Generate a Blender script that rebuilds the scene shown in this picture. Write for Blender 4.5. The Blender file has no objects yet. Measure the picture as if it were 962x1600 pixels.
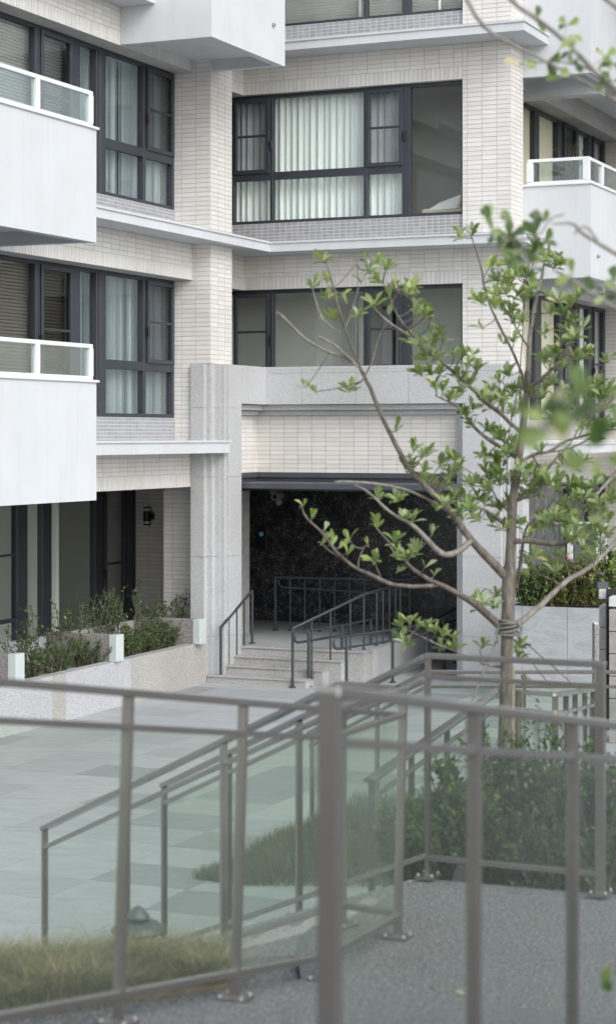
import bpy, math, random
from mathutils import Vector, Matrix
R = random.Random(7)
sc = bpy.context.scene
COL = sc.collection
F = 3100.0            # focal length in photograph pixels (962x1600)
HY = 680.0            # horizon row
ZC = 3.65             # eye height above the plaza
# ------------------------------------------------------------------ camera
cam_d = bpy.data.cameras.new('camera'); cam = bpy.data.objects.new('camera', cam_d); COL.objects.link(cam)
cam.location = (0, 0, ZC); cam.rotation_euler = (math.radians(90), 0, 0)
cam_d.sensor_width = 36; cam_d.lens = F / 1600 * 36; cam_d.shift_y = -(800 - HY) / 1600
cam_d.clip_start = .1; cam_d.clip_end = 3000
cam_d.dof.use_dof = True; cam_d.dof.focus_distance = 23.0; cam_d.dof.aperture_fstop = 3.2
sc.camera = cam
# ------------------------------------------------------------------ light
SUN_EL, SUN_AZ = 38, 147      # azimuth clockwise from +Y (the view direction)
w = bpy.data.worlds.new('World'); sc.world = w; w.use_nodes = True
nt = w.node_tree; nt.nodes.clear()
sky = nt.nodes.new('ShaderNodeTexSky'); sky.sky_type = 'NISHITA'; sky.sun_disc = False
sky.sun_elevation = math.radians(SUN_EL); sky.sun_rotation = math.radians(SUN_AZ)
sky.air_density = 1.2; sky.dust_density = 1.5; sky.ozone_density = 1.0
hs = nt.nodes.new('ShaderNodeHueSaturation'); hs.inputs['Saturation'].default_value = .42
bg = nt.nodes.new('ShaderNodeBackground'); bg.inputs[1].default_value = .15
wo = nt.nodes.new('ShaderNodeOutputWorld')
nt.links.new(sky.outputs[0], hs.inputs['Color']); nt.links.new(hs.outputs[0], bg.inputs[0]); nt.links.new(bg.outputs[0], wo.inputs[0])
sd = bpy.data.lights.new('sun', 'SUN'); sun = bpy.data.objects.new('sun', sd); COL.objects.link(sun)
sd.energy = .62; sd.angle = math.radians(30); sd.color = (1, .975, .945)
az, el = math.radians(SUN_AZ), math.radians(SUN_EL)
sdir = Vector((math.sin(az) * math.cos(el), math.cos(az) * math.cos(el), math.sin(el)))
sun.rotation_euler = sdir.to_track_quat('Z', 'Y').to_euler(); sun.location = sdir * 60
sc.view_settings.view_transform = 'Standard'; sc.view_settings.look = 'None'
sc.view_settings.exposure = 1.0; sc.view_settings.gamma = 1
sc.cycles.max_bounces = 10; sc.cycles.transparent_max_bounces = 24

# ------------------------------------------------------------------ helpers
def W(px, py, Y):                    # a point of the place seen at a photo pixel, Y metres away
    return Vector(((px - 481) / F * Y, Y, ZC + (HY - py) / F * Y))
def G(px, py, z):                    # a point at height z (relative to the eye)
    Y = z * F / (HY - py); return Vector(((px - 481) / F * Y, Y, ZC + z))
def link(o, parent=None):
    COL.objects.link(o)
    if parent is not None: o.parent = parent
    return o
def tag(o, label=None, cat=None, group=None, kind=None):
    if label: o['label'] = label
    if cat: o['category'] = cat
    if group: o['group'] = group
    if kind: o['kind'] = kind
    return o
def thing(name, label, cat, loc=(0, 0, 0), rz=0, group=None):
    o = bpy.data.objects.new(name, None); COL.objects.link(o); o.location = loc; o.rotation_euler = (0, 0, rz)
    o.empty_display_size = .1
    return tag(o, label, cat, group)

class MB:
    def __init__(s): s.v = []; s.f = []; s.m = []; s.sm = []
    def add(s, vs, fs, mi=0, smooth=False):
        n = len(s.v); s.v += [tuple(p) for p in vs]
        for f in fs: s.f.append(tuple(i + n for i in f)); s.m.append(mi); s.sm.append(smooth)
    def box(s, x0, x1, y0, y1, z0, z1, mi=0, bev=0):
        x0, x1 = min(x0, x1), max(x0, x1); y0, y1 = min(y0, y1), max(y0, y1); z0, z1 = min(z0, z1), max(z0, z1)
        if bev <= 0:
            s.add([(x0,y0,z0),(x1,y0,z0),(x1,y1,z0),(x0,y1,z0),(x0,y0,z1),(x1,y0,z1),(x1,y1,z1),(x0,y1,z1)],
                  [(3,2,1,0),(4,5,6,7),(0,1,5,4),(1,2,6,5),(2,3,7,6),(3,0,4,7)], mi)
        else:
            b = bev; vs = []; idx = {}
            for ix in (0, 1):
                for iy in (0, 1):
                    for iz in (0, 1):
                        c = ((x0, x1)[ix], (y0, y1)[iy], (z0, z1)[iz]); sg = (1 - 2 * ix, 1 - 2 * iy, 1 - 2 * iz)
                        for a in range(3):
                            p = [c[k] + (0 if k == a else sg[k] * b) for k in range(3)]
                            idx[(ix, iy, iz, a)] = len(vs); vs.append(p)
            fs = []
            def q(ks, flip):
                l = [idx[k] for k in ks]; fs.append(tuple(l[::-1] if flip else l))
            for a in range(3):
                o1, o2 = (a + 1) % 3, (a + 2) % 3
                for sd_ in (0, 1):
                    ks = []
                    for (p, r) in ((0, 0), (1, 0), (1, 1), (0, 1)):
                        t = [0, 0, 0]; t[a] = sd_; t[o1] = p; t[o2] = r; ks.append((t[0], t[1], t[2], a))
                    q(ks, sd_ == 0)
                for p in (0, 1):
                    for r in (0, 1):   # edge along axis a
                        t0 = [0, 0, 0]; t0[a] = 0; t0[o1] = p; t0[o2] = r; t1 = list(t0); t1[a] = 1
                        ks = [tuple(t0) + (o1,), tuple(t1) + (o1,), tuple(t1) + (o2,), tuple(t0) + (o2,)]
                        q(ks, (p + r) % 2 == 0)
            for ix in (0, 1):
                for iy in (0, 1):
                    for iz in (0, 1):
                        q([(ix, iy, iz, 0), (ix, iy, iz, 1), (ix, iy, iz, 2)], (ix + iy + iz) % 2 == 0)
            s.add(vs, fs, mi)
    def bar(s, p0, p1, w, h, up=(0, 0, 1), mi=0, bev=0):      # rectangular bar from p0 to p1
        p0, p1 = Vector(p0), Vector(p1); d = (p1 - p0); L = d.length; d.normalize()
        u = Vector(up); sx = d.cross(u)
        if sx.length < 1e-4: sx = Vector((1, 0, 0))
        sx.normalize(); uz = sx.cross(d).normalized()
        t = MB(); t.box(-w / 2, w / 2, 0, L, -h / 2, h / 2, mi, bev)
        s.add([p0 + sx * a + d * b + uz * c for a, b, c in t.v], t.f, mi)
    def tube(s, pts, rad, n=8, mi=0, cap=True):
        pts = [Vector(p) for p in pts]; m = len(pts)
        rad = rad if isinstance(rad, (list, tuple)) else [rad] * m
        ref = None; vs = []
        for i in range(m):
            d = (pts[min(i + 1, m - 1)] - pts[max(i - 1, 0)]).normalized()
            if ref is None:
                ref = Vector((0, 0, 1)) if abs(d.z) < .9 else Vector((1, 0, 0))
            x = d.cross(ref)
            if x.length < 1e-4: x = d.cross(Vector((0, 1, 0)))
            x.normalize(); y = x.cross(d).normalized(); ref = y
            for k in range(n):
                a = 2 * math.pi * k / n; vs.append(pts[i] + (x * math.cos(a) + y * math.sin(a)) * rad[i])
        fs = [(i * n + k, i * n + (k + 1) % n, (i + 1) * n + (k + 1) % n, (i + 1) * n + k) for i in range(m - 1) for k in range(n)]
        s.add(vs, fs, mi, True)
        if cap:
            s.add(vs[:n], [tuple(range(n))[::-1]], mi); s.add(vs[-n:], [tuple(range(n))], mi)
    def lathe(s, c, prof, n=20, mi=0, smooth=True):            # prof [(r,z)] about c
        vs = [(c[0] + r * math.cos(2 * math.pi * k / n), c[1] + r * math.sin(2 * math.pi * k / n), c[2] + z) for r, z in prof for k in range(n)]
        fs = [(i * n + k, i * n + (k + 1) % n, (i + 1) * n + (k + 1) % n, (i + 1) * n + k) for i in range(len(prof) - 1) for k in range(n)]
        s.add(vs, fs, mi, smooth)
    def prism(s, poly, z0, z1, mi=0):
        n = len(poly); a = sum(poly[i][0] * poly[(i + 1) % n][1] - poly[(i + 1) % n][0] * poly[i][1] for i in range(n))
        if a < 0: poly = poly[::-1]
        s.add([(x, y, z0) for x, y in poly] + [(x, y, z1) for x, y in poly],
              [tuple(range(n))[::-1], tuple(range(n, 2 * n))] + [(i, (i + 1) % n, n + (i + 1) % n, n + i) for i in range(n)], mi)
    def data(s, name, mats):
        me = bpy.data.meshes.new(name); me.from_pydata(s.v, [], s.f)
        for m in (mats if isinstance(mats, (list, tuple)) else [mats]): me.materials.append(m)
        if len(me.polygons) == len(s.f):
            me.polygons.foreach_set('material_index', s.m); me.polygons.foreach_set('use_smooth', s.sm)
        me.update(); return me
    def build(s, name, mats, parent=None, loc=None):
        o = bpy.data.objects.new(name, s.data(name, mats)); link(o, parent)
        if loc is not None: o.location = loc
        return o

# ------------------------------------------------------------------ materials
def lin(c): return tuple(((x / 12.92) if x <= .04045 else ((x + .055) / 1.055) ** 2.4) for x in [v / 255 for v in c])
class N:
    def __init__(s, name):
        s.m = bpy.data.materials.new(name); s.m.use_nodes = True; s.t = s.m.node_tree; s.t.nodes.clear()
        s.out = s.n('ShaderNodeOutputMaterial')
    def n(s, t, **k):
        x = s.t.nodes.new(t)
        for a, b in k.items(): setattr(x, a, b)
        return x
    def l(s, a, b): s.t.links.new(a, b)
    def noise(s, scale, detail=3, rough=.6, vec=None, dist=0):
        x = s.n('ShaderNodeTexNoise'); x.inputs['Scale'].default_value = scale; x.inputs['Detail'].default_value = detail
        x.inputs['Roughness'].default_value = rough; x.inputs['Distortion'].default_value = dist
        s.l(vec if vec is not None else s.pos(), x.inputs['Vector']); return x.outputs['Fac']
    def pos(s, sc_=None):
        if not hasattr(s, '_p'): s._p = s.n('ShaderNodeNewGeometry').outputs['Position']
        if sc_ is None: return s._p
        m = s.n('ShaderNodeMapping'); m.inputs['Scale'].default_value = sc_; s.l(s._p, m.inputs['Vector']); return m.outputs[0]
    def ramp(s, fac, stops):
        x = s.n('ShaderNodeValToRGB'); e = x.color_ramp.elements
        while len(e) < len(stops): e.new(.5)
        for i, (p, c) in enumerate(stops):
            e[i].position = p; e[i].color = (c if len(c) == 4 else tuple(c) + (1,))
        s.l(fac, x.inputs[0]); return x.outputs[0]
    def mix(s, f, a, b, mode='MIX'):
        x = s.n('ShaderNodeMix', data_type='RGBA', blend_type=mode)
        for v, i in ((f, 0), (a, 6), (b, 7)):
            if hasattr(v, 'links'): s.l(v, x.inputs[i])
            else: x.inputs[i].default_value = v if i == 0 else tuple(v) + ((1,) if len(v) == 3 else ())
        return x.outputs[2]
    def math(s, op, a, b=0):
        x = s.n('ShaderNodeMath', operation=op)
        for v, i in ((a, 0), (b, 1)):
            if hasattr(v, 'links'): s.l(v, x.inputs[i])
            else: x.inputs[i].default_value = v
        return x.outputs[0]
    def bsdf(s, col, rough=.6, metal=0, bump=None, bstr=.2, bdist=.002, spec=.5, trans=None):
        b = s.n('ShaderNodeBsdfPrincipled')
        if hasattr(col, 'links'): s.l(col, b.inputs['Base Color'])
        else: b.inputs['Base Color'].default_value = tuple(col) + (1,)
        if hasattr(rough, 'links'): s.l(rough, b.inputs['Roughness'])
        else: b.inputs['Roughness'].default_value = rough
        b.inputs['Metallic'].default_value = metal; b.inputs['Specular IOR Level'].default_value = spec
        if bump is not None:
            x = s.n('ShaderNodeBump'); x.inputs['Strength'].default_value = bstr; x.inputs['Distance'].default_value = bdist
            s.l(bump, x.inputs['Height']); s.l(x.outputs[0], b.inputs['Normal'])
        s.b = b; return b.outputs[0]
    def done(s, sh): s.l(sh, s.out.inputs[0]); return s.m
    def rnd(s):                                             # a random number per mesh island and per object
        if not hasattr(s, '_g'): s._g = s.n('ShaderNodeNewGeometry')
        oi = s.n('ShaderNodeObjectInfo')
        return s.math('FRACT', s.math('ADD', s._g.outputs['Random Per Island'], oi.outputs['Random']), 0)
M = {}
def paint(key, c, rough=.6, metal=0, var=.06, scale=3, bump=0, spec=.5):
    n = N(key); a = n.noise(scale, 4)
    col = n.ramp(a, [(.3, tuple(x * (1 - var) for x in c)), (.7, tuple(min(1, x * (1 + var)) for x in c))])
    M[key] = n.done(n.bsdf(col, rough, metal, n.noise(60, 3) if bump else None, bump, .004, spec)); return M[key]
# glazed wall tile
def tile_mat(key, c0, c1, stain):
    n = N(key); r = n.rnd(); col = n.ramp(r, [(0, c0), (.55, tuple((a + b) / 2 for a, b in zip(c0, c1))), (1, c1)])
    st = n.ramp(n.noise(1, 4, .6, n.pos((1.2, 1.2, .25))), [(.35, stain), (.62, (1, 1, 1))])
    col = n.mix(1.0, col, st, 'MULTIPLY'); sp = n.ramp(n.noise(160, 2), [(.3, (.93, .93, .93)), (.6, (1, 1, 1))])
    M[key] = n.done(n.bsdf(n.mix(1.0, col, sp, 'MULTIPLY'), .42, 0, n.noise(45, 3), .25, .003, .4))
tile_mat('tile', (.69, .67, .64), (.765, .745, .715), (.93, .92, .90))
tile_mat('mosaic', (.30, .30, .315), (.37, .37, .385), (.92, .92, .92))
paint('grout', (.42, .41, .39), .9, 0, .15, 8)
paint('mosaic_grout', (.52, .52, .53), .9)
# painted render on balconies: faint streaks
n = N('white_render'); st = n.ramp(n.noise(1, 5, .65, n.pos((3, 3, .35))), [(.3, (.56, .578, .595)), (.6, (.585, .603, .62))])
gr = n.ramp(n.noise(1.1, 4), [(.35, (.95, .95, .94)), (.6, (1, 1, 1))])
dr = n.ramp(n.noise(1, 4, .7, n.pos((14, 14, .5))), [(.28, (.94, .935, .925)), (.44, (1, 1, 1))])
M['white_render'] = n.done(n.bsdf(n.mix(1., n.mix(1., st, gr, 'MULTIPLY'), dr, 'MULTIPLY'), .62, 0, n.noise(90, 3), .12, .002))
paint('white_metal', (.68, .69, .70), .4)
paint('mint_paint', (.52, .57, .555), .55, 0, .05)
def granite(key, base, dark, light, sc_=95, rough=.7, tint=None):
    n = N(key); a = n.noise(sc_, 2, .8); b = n.noise(sc_ * 1.7, 1, .5)
    col = n.ramp(a, [(.36, dark), (.46, base), (.56, base), (.66, light)])
    col = n.mix(n.ramp(b, [(.56, (0, 0, 0)), (.63, (1, 1, 1))]), col, dark)
    g = n.ramp(n.noise(.9, 3), [(.35, (.90, .89, .87)), (.65, (1.0, 1.0, 1.0))])
    col = n.mix(1., col, g, 'MULTIPLY')
    M[key] = n.done(n.bsdf(col, rough, 0, a, .25, .003, .35)); return n
granite('granite', (.50, .505, .515), (.38, .385, .39), (.60, .605, .615), 60)
granite('granite_step', (.44, .435, .425), (.26, .255, .25), (.58, .57, .56), 60)
granite('pebble_white', (.50, .51, .525), (.30, .305, .315), (.66, .67, .68), 58, .85)
granite('pebble_beige', (.43, .42, .395), (.27, .26, .24), (.58, .565, .535), 58, .85)
granite('pebble_grey', (.30, .285, .275), (.15, .14, .14), (.42, .40, .39), 42, .85)
granite('deck_pebble', (.185, .187, .184), (.075, .077, .077), (.42, .42, .41), 62, .8)
def paver(key, c):
    n = N(key); r = n.rnd(); a = n.noise(1, 5, .7, n.pos((2.2, 9, 2))); b = n.noise(70, 2, .7)
    col = n.ramp(a, [(.3, tuple(x * .86 for x in c)), (.7, tuple(x * 1.1 for x in c))])
    col = n.mix(1., col, n.ramp(b, [(.35, (.85, .85, .85)), (.6, (1.04, 1.04, 1.04))]), 'MULTIPLY')
    M[key] = n.done(n.bsdf(col, .62, 0, b, .2, .002, .35))
paver('paver_light', (.43, .445, .45)); paver('paver_mid', (.39, .405, .41)); paver('paver_dark', (.30, .318, .322))
paint('joint', (.17, .175, .175), .9)
paint('soil', (.16, .13, .10), .95, 0, .3, 14, .4)
paint('earth', (.33, .29, .24), .95, 0, .2, 9, .4)
# dark veined marble
n = N('dark_marble')
v1 = n.n('ShaderNodeTexVoronoi', feature='DISTANCE_TO_EDGE'); v1.inputs['Scale'].default_value = 11; v1.inputs['Randomness'].default_value = 1
mp = n.n('ShaderNodeMapping'); mp.inputs['Scale'].default_value = (.9, .9, 2.2)
wn = n.n('ShaderNodeTexNoise'); wn.inputs['Scale'].default_value = 3.5; wn.inputs['Detail'].default_value = 6; n.l(n.pos(), wn.inputs['Vector'])
ad = n.n('ShaderNodeVectorMath', operation='MULTIPLY_ADD'); n.l(wn.outputs['Color'], ad.inputs[0]); ad.inputs[1].default_value = (.9, .9, .9); n.l(n.pos(), ad.inputs[2])
n.l(ad.outputs[0], mp.inputs['Vector']); n.l(mp.outputs[0], v1.inputs['Vector'])
vein = n.ramp(v1.outputs['Distance'], [(0, (1, 1, 1)), (.07, (0, 0, 0))])
msk = n.ramp(n.noise(5, 5, .7), [(.40, (0, 0, 0)), (.60, (1, 1, 1))])
fac = n.mix(1., vein, msk, 'MULTIPLY')
M['dark_marble'] = n.done(n.bsdf(n.mix(fac, (.026, .026, .029), (.30, .30, .31)), .22, 0, None))
n = N('grey_marble'); wv = n.noise(2.2, 8, .75, n.pos((1, 1, 3)), 1.6)
M['grey_marble'] = n.done(n.bsdf(n.ramp(wv, [(.3, (.27, .285, .295)), (.46, (.34, .355, .365)), (.56, (.40, .415, .425)), (.66, (.31, .325, .335)), (.8, (.38, .395, .405))]), .45))
paint('window_frame', (.045, .05, .062), .42, .2, .1)
paint('frame_blue', (.045, .055, .075), .42, .2, .1)
paint('canopy_metal', (.085, .09, .105), .45, .3, .1)
paint('rail_green', (.055, .068, .075), .42, .35, .1)
paint('taupe_metal', (.32, .298, .28), .26, .88, .08)
paint('steel', (.34, .34, .33), .42, .9, .05)
paint('concrete_block', (.30, .29, .275), .9, 0, .2, 6, .5)
paint('concrete_cap', (.55, .545, .53), .85, 0, .1, 6, .3)
paint('black_metal', (.02, .02, .022), .4, .3)
paint('grey_plastic', (.34, .33, .31), .5)
paint('lamp_grey', (.11, .125, .13), .45, .4)
paint('frosted', (.55, .56, .56), .35)
paint('wood_stake', (.33, .29, .22), .8, 0, .2, 20)
paint('rope', (.17, .17, .15), .9, 0, .2, 60)
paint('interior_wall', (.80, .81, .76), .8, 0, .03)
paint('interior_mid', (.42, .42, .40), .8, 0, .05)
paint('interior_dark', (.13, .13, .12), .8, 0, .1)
paint('interior_floor', (.28, .26, .23), .5)
paint('blind_beige', (.30, .28, .22), .6)
paint('blind_white', (.86, .85, .82), .6)
paint('cushion', (.62, .55, .42), .9)
n = N('screen_blue'); b = n.bsdf((.02, .03, .05), .3); n.b.inputs['Emission Color'].default_value = (.12, .4, .62, 1); n.b.inputs['Emission Strength'].default_value = .09; M['screen_blue'] = n.done(b)
def cloth(key, c):
    n = N(key); d = n.n('ShaderNodeBsdfDiffuse'); t = n.n('ShaderNodeBsdfTranslucent')
    d.inputs[0].default_value = tuple(c) + (1,); t.inputs[0].default_value = tuple(x * .8 for x in c) + (1,)
    m = n.n('ShaderNodeMixShader'); m.inputs[0].default_value = .12; n.l(d.outputs[0], m.inputs[1]); n.l(t.outputs[0], m.inputs[2])
    M[key] = n.done(m.outputs[0])
cloth('curtain', (.90, .95, .93)); cloth('vertical_blind', (.86, .95, .98)); cloth('sunlit_tint_curtain', (.95, .88, .72))  # warm cloth colour of the right wing curtains stands in for sunlight
def glass(key, tint, ior=1.5, dusty=0, dust=(.6, .64, .62), rough=0.0):
    n = N(key); t = n.n('ShaderNodeBsdfTransparent'); t.inputs[0].default_value = tuple(tint) + (1,)
    g = n.n('ShaderNodeBsdfGlossy'); g.inputs['Roughness'].default_value = rough; g.inputs[0].default_value = (1, 1, 1, 1)
    fr = n.n('ShaderNodeFresnel'); gg = n.n('ShaderNodeNewGeometry')
    n.l(n.math('ADD', n.math('MULTIPLY', gg.outputs['Backfacing'], 1 / ior - ior), ior), fr.inputs[0])
    a = t.outputs[0]
    if dusty:
        d = n.n('ShaderNodeBsdfDiffuse'); d.inputs[0].default_value = tuple(dust) + (1,)
        m0 = n.n('ShaderNodeMixShader')
        n.l(n.math('MULTIPLY', n.ramp(n.noise(1.5, 4), [(.3, (.6, .6, .6)), (.7, (1.2, 1.2, 1.2))]), dusty), m0.inputs[0])
        n.l(a, m0.inputs[1]); n.l(d.outputs[0], m0.inputs[2]); a = m0.outputs[0]
    m = n.n('ShaderNodeMixShader'); n.l(fr.outputs[0], m.inputs[0]); n.l(a, m.inputs[1]); n.l(g.outputs[0], m.inputs[2])
    M[key] = n.done(m.outputs[0])
glass('window_glass', (.95, .975, .965), 1.5)
glass('screen_glass', (.66, .67, .69), 1.35)
glass('rail_glass', (.935, .955, .935), 1.12, .014, (.58, .64, .59))
glass('rail_glass_dusty', (.918, .945, .915), 1.2, .036, (.60, .64, .57))
glass('balcony_glass', (.86, .92, .91), 1.5, .04)
def leafm(key, stops, spec=.5, rough=.38, tr=.35):
    n = N(key); col = n.ramp(n.rnd(), stops); b = n.bsdf(col, rough, 0, None, spec=spec)
    t = n.n('ShaderNodeBsdfTranslucent'); n.l(n.mix(.5, col, (.22, .34, .06)), t.inputs[0])
    m = n.n('ShaderNodeMixShader'); m.inputs[0].default_value = tr; n.l(b, m.inputs[1]); n.l(t.outputs[0], m.inputs[2]); M[key] = n.done(m.outputs[0])
leafm('tree_leaf', [(0, (.13, .19, .065)), (.35, (.21, .285, .10)), (.7, (.30, .375, .15)), (.86, (.36, .43, .24)), (.96, (.42, .47, .32)), (.98, (.60, .54, .28))], .5, .3, .42)
leafm('young_leaf', [(0, (.24, .33, .09)), (.6, (.35, .43, .14)), (.92, (.40, .48, .21)), (.98, (.62, .55, .28))], .5, .3, .42)
leafm('dark_leaf', [(0, (.025, .05, .02)), (.5, (.045, .085, .03)), (.9, (.10, .17, .05)), (1, (.2, .25, .08))])
leafm('shrub_leaf', [(0, (.045, .085, .025)), (.5, (.08, .135, .04)), (.9, (.16, .22, .065)), (1, (.30, .32, .10))])
leafm('planter_leaf', [(0, (.045, .075, .03)), (.5, (.08, .13, .05)), (.85, (.14, .20, .075)), (.97, (.24, .28, .13)), (1, (.28, .2, .12))])
leafm('mixed_leaf', [(0, (.06, .10, .03)), (.5, (.13, .17, .05)), (.8, (.24, .24, .07)), (1, (.30, .16, .10))])
leafm('grass_blade', [(0, (.08, .10, .035)), (.3, (.17, .17, .07)), (.6, (.32, .27, .15)), (1, (.52, .43, .29))], .2, .6, .15)
leafm('green_grass', [(0, (.08, .11, .055)), (.6, (.125, .155, .085)), (1, (.20, .22, .13))], .2, .6)
leafm('flower', [(0, (.55, .08, .12)), (1, (.7, .2, .22))], .2, .6)
n = N('bark'); a = n.noise(1, 5, .7, n.pos((40, 40, 9)))
M['bark'] = n.done(n.bsdf(n.ramp(a, [(.3, (.075, .065, .053)), (.52, (.15, .132, .112)), (.72, (.27, .25, .22))]), .85, 0, a, .5, .006, .2))
n = N('bark_pale'); a = n.noise(1, 5, .7, n.pos((30, 30, 12)))
M['bark_pale'] = n.done(n.bsdf(n.ramp(a, [(.3, (.14, .125, .108)), (.55, (.26, .24, .21)), (.75, (.40, .38, .34))]), .85, 0, a, .4, .005, .2))

# ------------------------------------------------------------------ building frame: x along the front, y into depth, z relative to the eye
U = Vector((.9154, -.4025, 0)); V = Vector((.4025, .9154, 0)); A0, B0 = -13.606, 28.40
ORG = U * A0 + V * B0 + Vector((0, 0, ZC)); RZ = math.atan2(U.y, U.x)
def loc2w(a, b, z): return ORG + U * a + V * b + Vector((0, 0, z))
def a_at(px, b):            # a' where a column of the photograph meets the front plane at depth b
    k = (px - 481) / F; B = B0 + b
    return (k * B * V.y - B * V.x) / (U.x - k * U.y) - A0
def b_at(px, a):
    k = (px - 481) / F; A = A0 + a
    return (k * A * U.y - A * U.x) / (V.x - k * V.y) - B0
def proj(p):
    return 481 + F * p.x / p.y, HY - F * (p.z - ZC) / p.y
BLD = thing('apartment_building', 'pale tiled apartment building with white balconies and a granite entrance portal', 'building', ORG, RZ)
def part(name, mb, mat, parent=None, label=None):
    o = mb.build(name, mat, parent or BLD)
    if label: o['label'] = label
    return o

# ---- ground: plaza with individual pavers, ramp deck
PZ = -ZC
g = MB(); g.add([(-900, -300, -.012), (900, -300, -.012), (900, 1500, -.012), (-900, 1500, -.012)], [(0, 1, 2, 3)])
plaza = g.build('plaza', M['joint']); plaza['kind'] = 'structure'
PU, PV = .90, .72
pm = MB(); pm.box(0.005, PU - .005, .005, PV - .005, -.03, 0, 0, .0015)
pav_meshes = []
for k in ('paver_light', 'paver_mid', 'paver_dark'):
    pav_meshes.append(pm.data('paver', M[k]))
rows = []
cand = []
for j in range(-34, 12):
    off = (j % 2) * .3 + R.uniform(-.05, .05)
    for i in range(-14, 16):
        a = i * PU + off * 0; b = j * PV + .2
        c = loc2w(a + PU / 2, b + PV / 2, PZ)
        if c.y < 9: continue
        px, py = proj(c); cand.append((px, py, a, b, c))
vis = [c for c in cand if -60 < c[0] < 1020 and c[1] < 1640]
vis.sort(key=lambda c: c[4].length)
ind = vis[:290]; rest = [c for c in cand if c not in ind]
def shade():
    r = R.random(); return 0 if r < .5 else (1 if r < .84 else 2)
for c in ind:
    o = bpy.data.objects.new('paver', pav_meshes[shade()]); link(o, plaza)
    o.location = loc2w(c[2], c[3], PZ) + Vector((0, 0, R.uniform(-.0015, .0015))); o.rotation_euler = (0, 0, RZ)
pr = MB()
for c in rest:
    q = [loc2w(c[2] + x, c[3] + y, PZ) for x, y in ((.005, .005), (PU - .005, .005), (PU - .005, PV - .005), (.005, PV - .005))]
    pr.add(q, [(0, 1, 2, 3)], shade())
o = pr.build('paver', [M['paver_light'], M['paver_mid'], M['paver_dark']], plaza); o['kind'] = 'stuff'

# ---- tiled walls
TU, TZ, GAP, PROUD = .235, .0685, .0075, .006
tiles = []      # (parent, axis, plane, s0, s1, z0, z1)
def tiled(axis, plane, s0, s1, z0, z1, parent, soldier=None, phase=None):
    if soldier:                                   # soldier course of upright tiles at the bottom
        h = .195; k = max(1, round((s1 - s0) / .0715)); st = (s1 - s0) / k
        for i in range(k): tiles.append((parent, axis, plane, s0 + i * st, s0 + (i + 1) * st, z0, z0 + h))
        z0 += h
    nz = max(1, round((z1 - z0) / TZ)); dz = (z1 - z0) / nz
    s = s0 if phase is None else s0 - phase
    while s < s1 - .02:
        e = s + TU
        if s1 - e < .03: e = s1
        a, b = max(s, s0), min(e, s1)
        for j in range(nz): tiles.append((parent, axis, plane, a, b, z0 + j * dz, z0 + (j + 1) * dz))
        s = e
def wall(x0, x1, y0, y1, z0, z1, label=None):
    m = MB(); m.box(x0, x1, y0, y1, z0, z1); return part('wall', m, M['grout'], None, label)
def flush_tiles():
    scored = []
    for t in tiles:
        par, ax, pl, s0, s1, z0, z1 = t; sm, zm = (s0 + s1) / 2, (z0 + z1) / 2
        c = loc2w(sm, pl, zm) if ax == 'u' else loc2w(pl, sm, zm)
        px, py = proj(c); k = F / c.y
        fs = .915 if ax == 'u' else .33
        ar = (s1 - s0) * k * fs * (z1 - z0) * k
        inside = 0 < px < 962 and 0 < py < 1600 and not (px > 440 and px < 722 and py > 640 and py < 1000 and False)
        hid = (px < 152) or (px > 813 and ax == 'v') or (185 < px < 441 and py < 105)
        scored.append((ar if inside and not hid else 0, t))
    scored.sort(key=lambda q: -q[0])
    base = {}
    for ax in 'uv':
        m = MB()
        if ax == 'u': m.box(-.5, .5, -PROUD, .002, -.5, .5, 0, 0)
        else: m.box(-.002, PROUD, -.5, .5, -.5, .5, 0, 0)
        base[ax] = m.data('tile', M['tile'])
    bulk = {}
    for i, (ar, t) in enumerate(scored):
        par, ax, pl, s0, s1, z0, z1 = t
        if i < 300 and ar > 0:
            o = bpy.data.objects.new('tile', base[ax]); link(o, par)
            if ax == 'u': o.location = ((s0 + s1) / 2, pl, (z0 + z1) / 2); o.scale = (s1 - s0 - GAP, 1, z1 - z0 - GAP)
            else: o.location = (pl, (s0 + s1) / 2, (z0 + z1) / 2); o.scale = (1, s1 - s0 - GAP, z1 - z0 - GAP)
            continue
        mb = bulk.setdefault(par.name, (par, MB()))[1]; h = GAP / 2; pr_ = PROUD + R.uniform(-.001, .001)
        if ax == 'u': mb.box(s0 + h, s1 - h, pl - pr_, pl + .002, z0 + h, z1 - h)
        else: mb.box(pl - .002, pl + pr_, s0 + h, s1 - h, z0 + h, z1 - h)
    for par, mb in bulk.values():
        o = mb.build('tile', M['tile'], par); o['kind'] = 'stuff'

# ---- storey geometry
HEAD, SILL, FLH = 5.387, 3.345, 3.09
LB, LT = 2.83, 2.985               # ledge bottom / top of the middle ledge
aR = a_at(797, 0)                  # right corner of the front
aW = a_at(722, 0)                  # right end of the windows
Q_B = -.60                         # ledge front
aQ = a_at(421, Q_B)
def ledge(poly, z0, z1, label=None):
    m = MB(); m.prism(poly, z0, z1 - .03)
    o = part('ledge', m, M['white_render'], None, label)
    # thin capping with a slight overhang
    cx = sum(p[0] for p in poly) / len(poly); cy = sum(p[1] for p in poly) / len(poly)
    m = MB(); q = []
    nn = len(poly)
    for i in range(nn):
        p0 = Vector(poly[i - 1]); p1 = Vector(poly[i]); p2 = Vector(poly[(i + 1) % nn])
        d1 = (p1 - p0).normalized(); d2 = (p2 - p1).normalized(); n1 = Vector((d1.y, -d1.x)); n2 = Vector((d2.y, -d2.x))
        q.append(tuple(p1 + (n1 + n2) * .022))
    m.prism(q, z1 - .03, z1); m.build('capping', M['white_render'], o)
    return o
aLE = aR + .40
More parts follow.
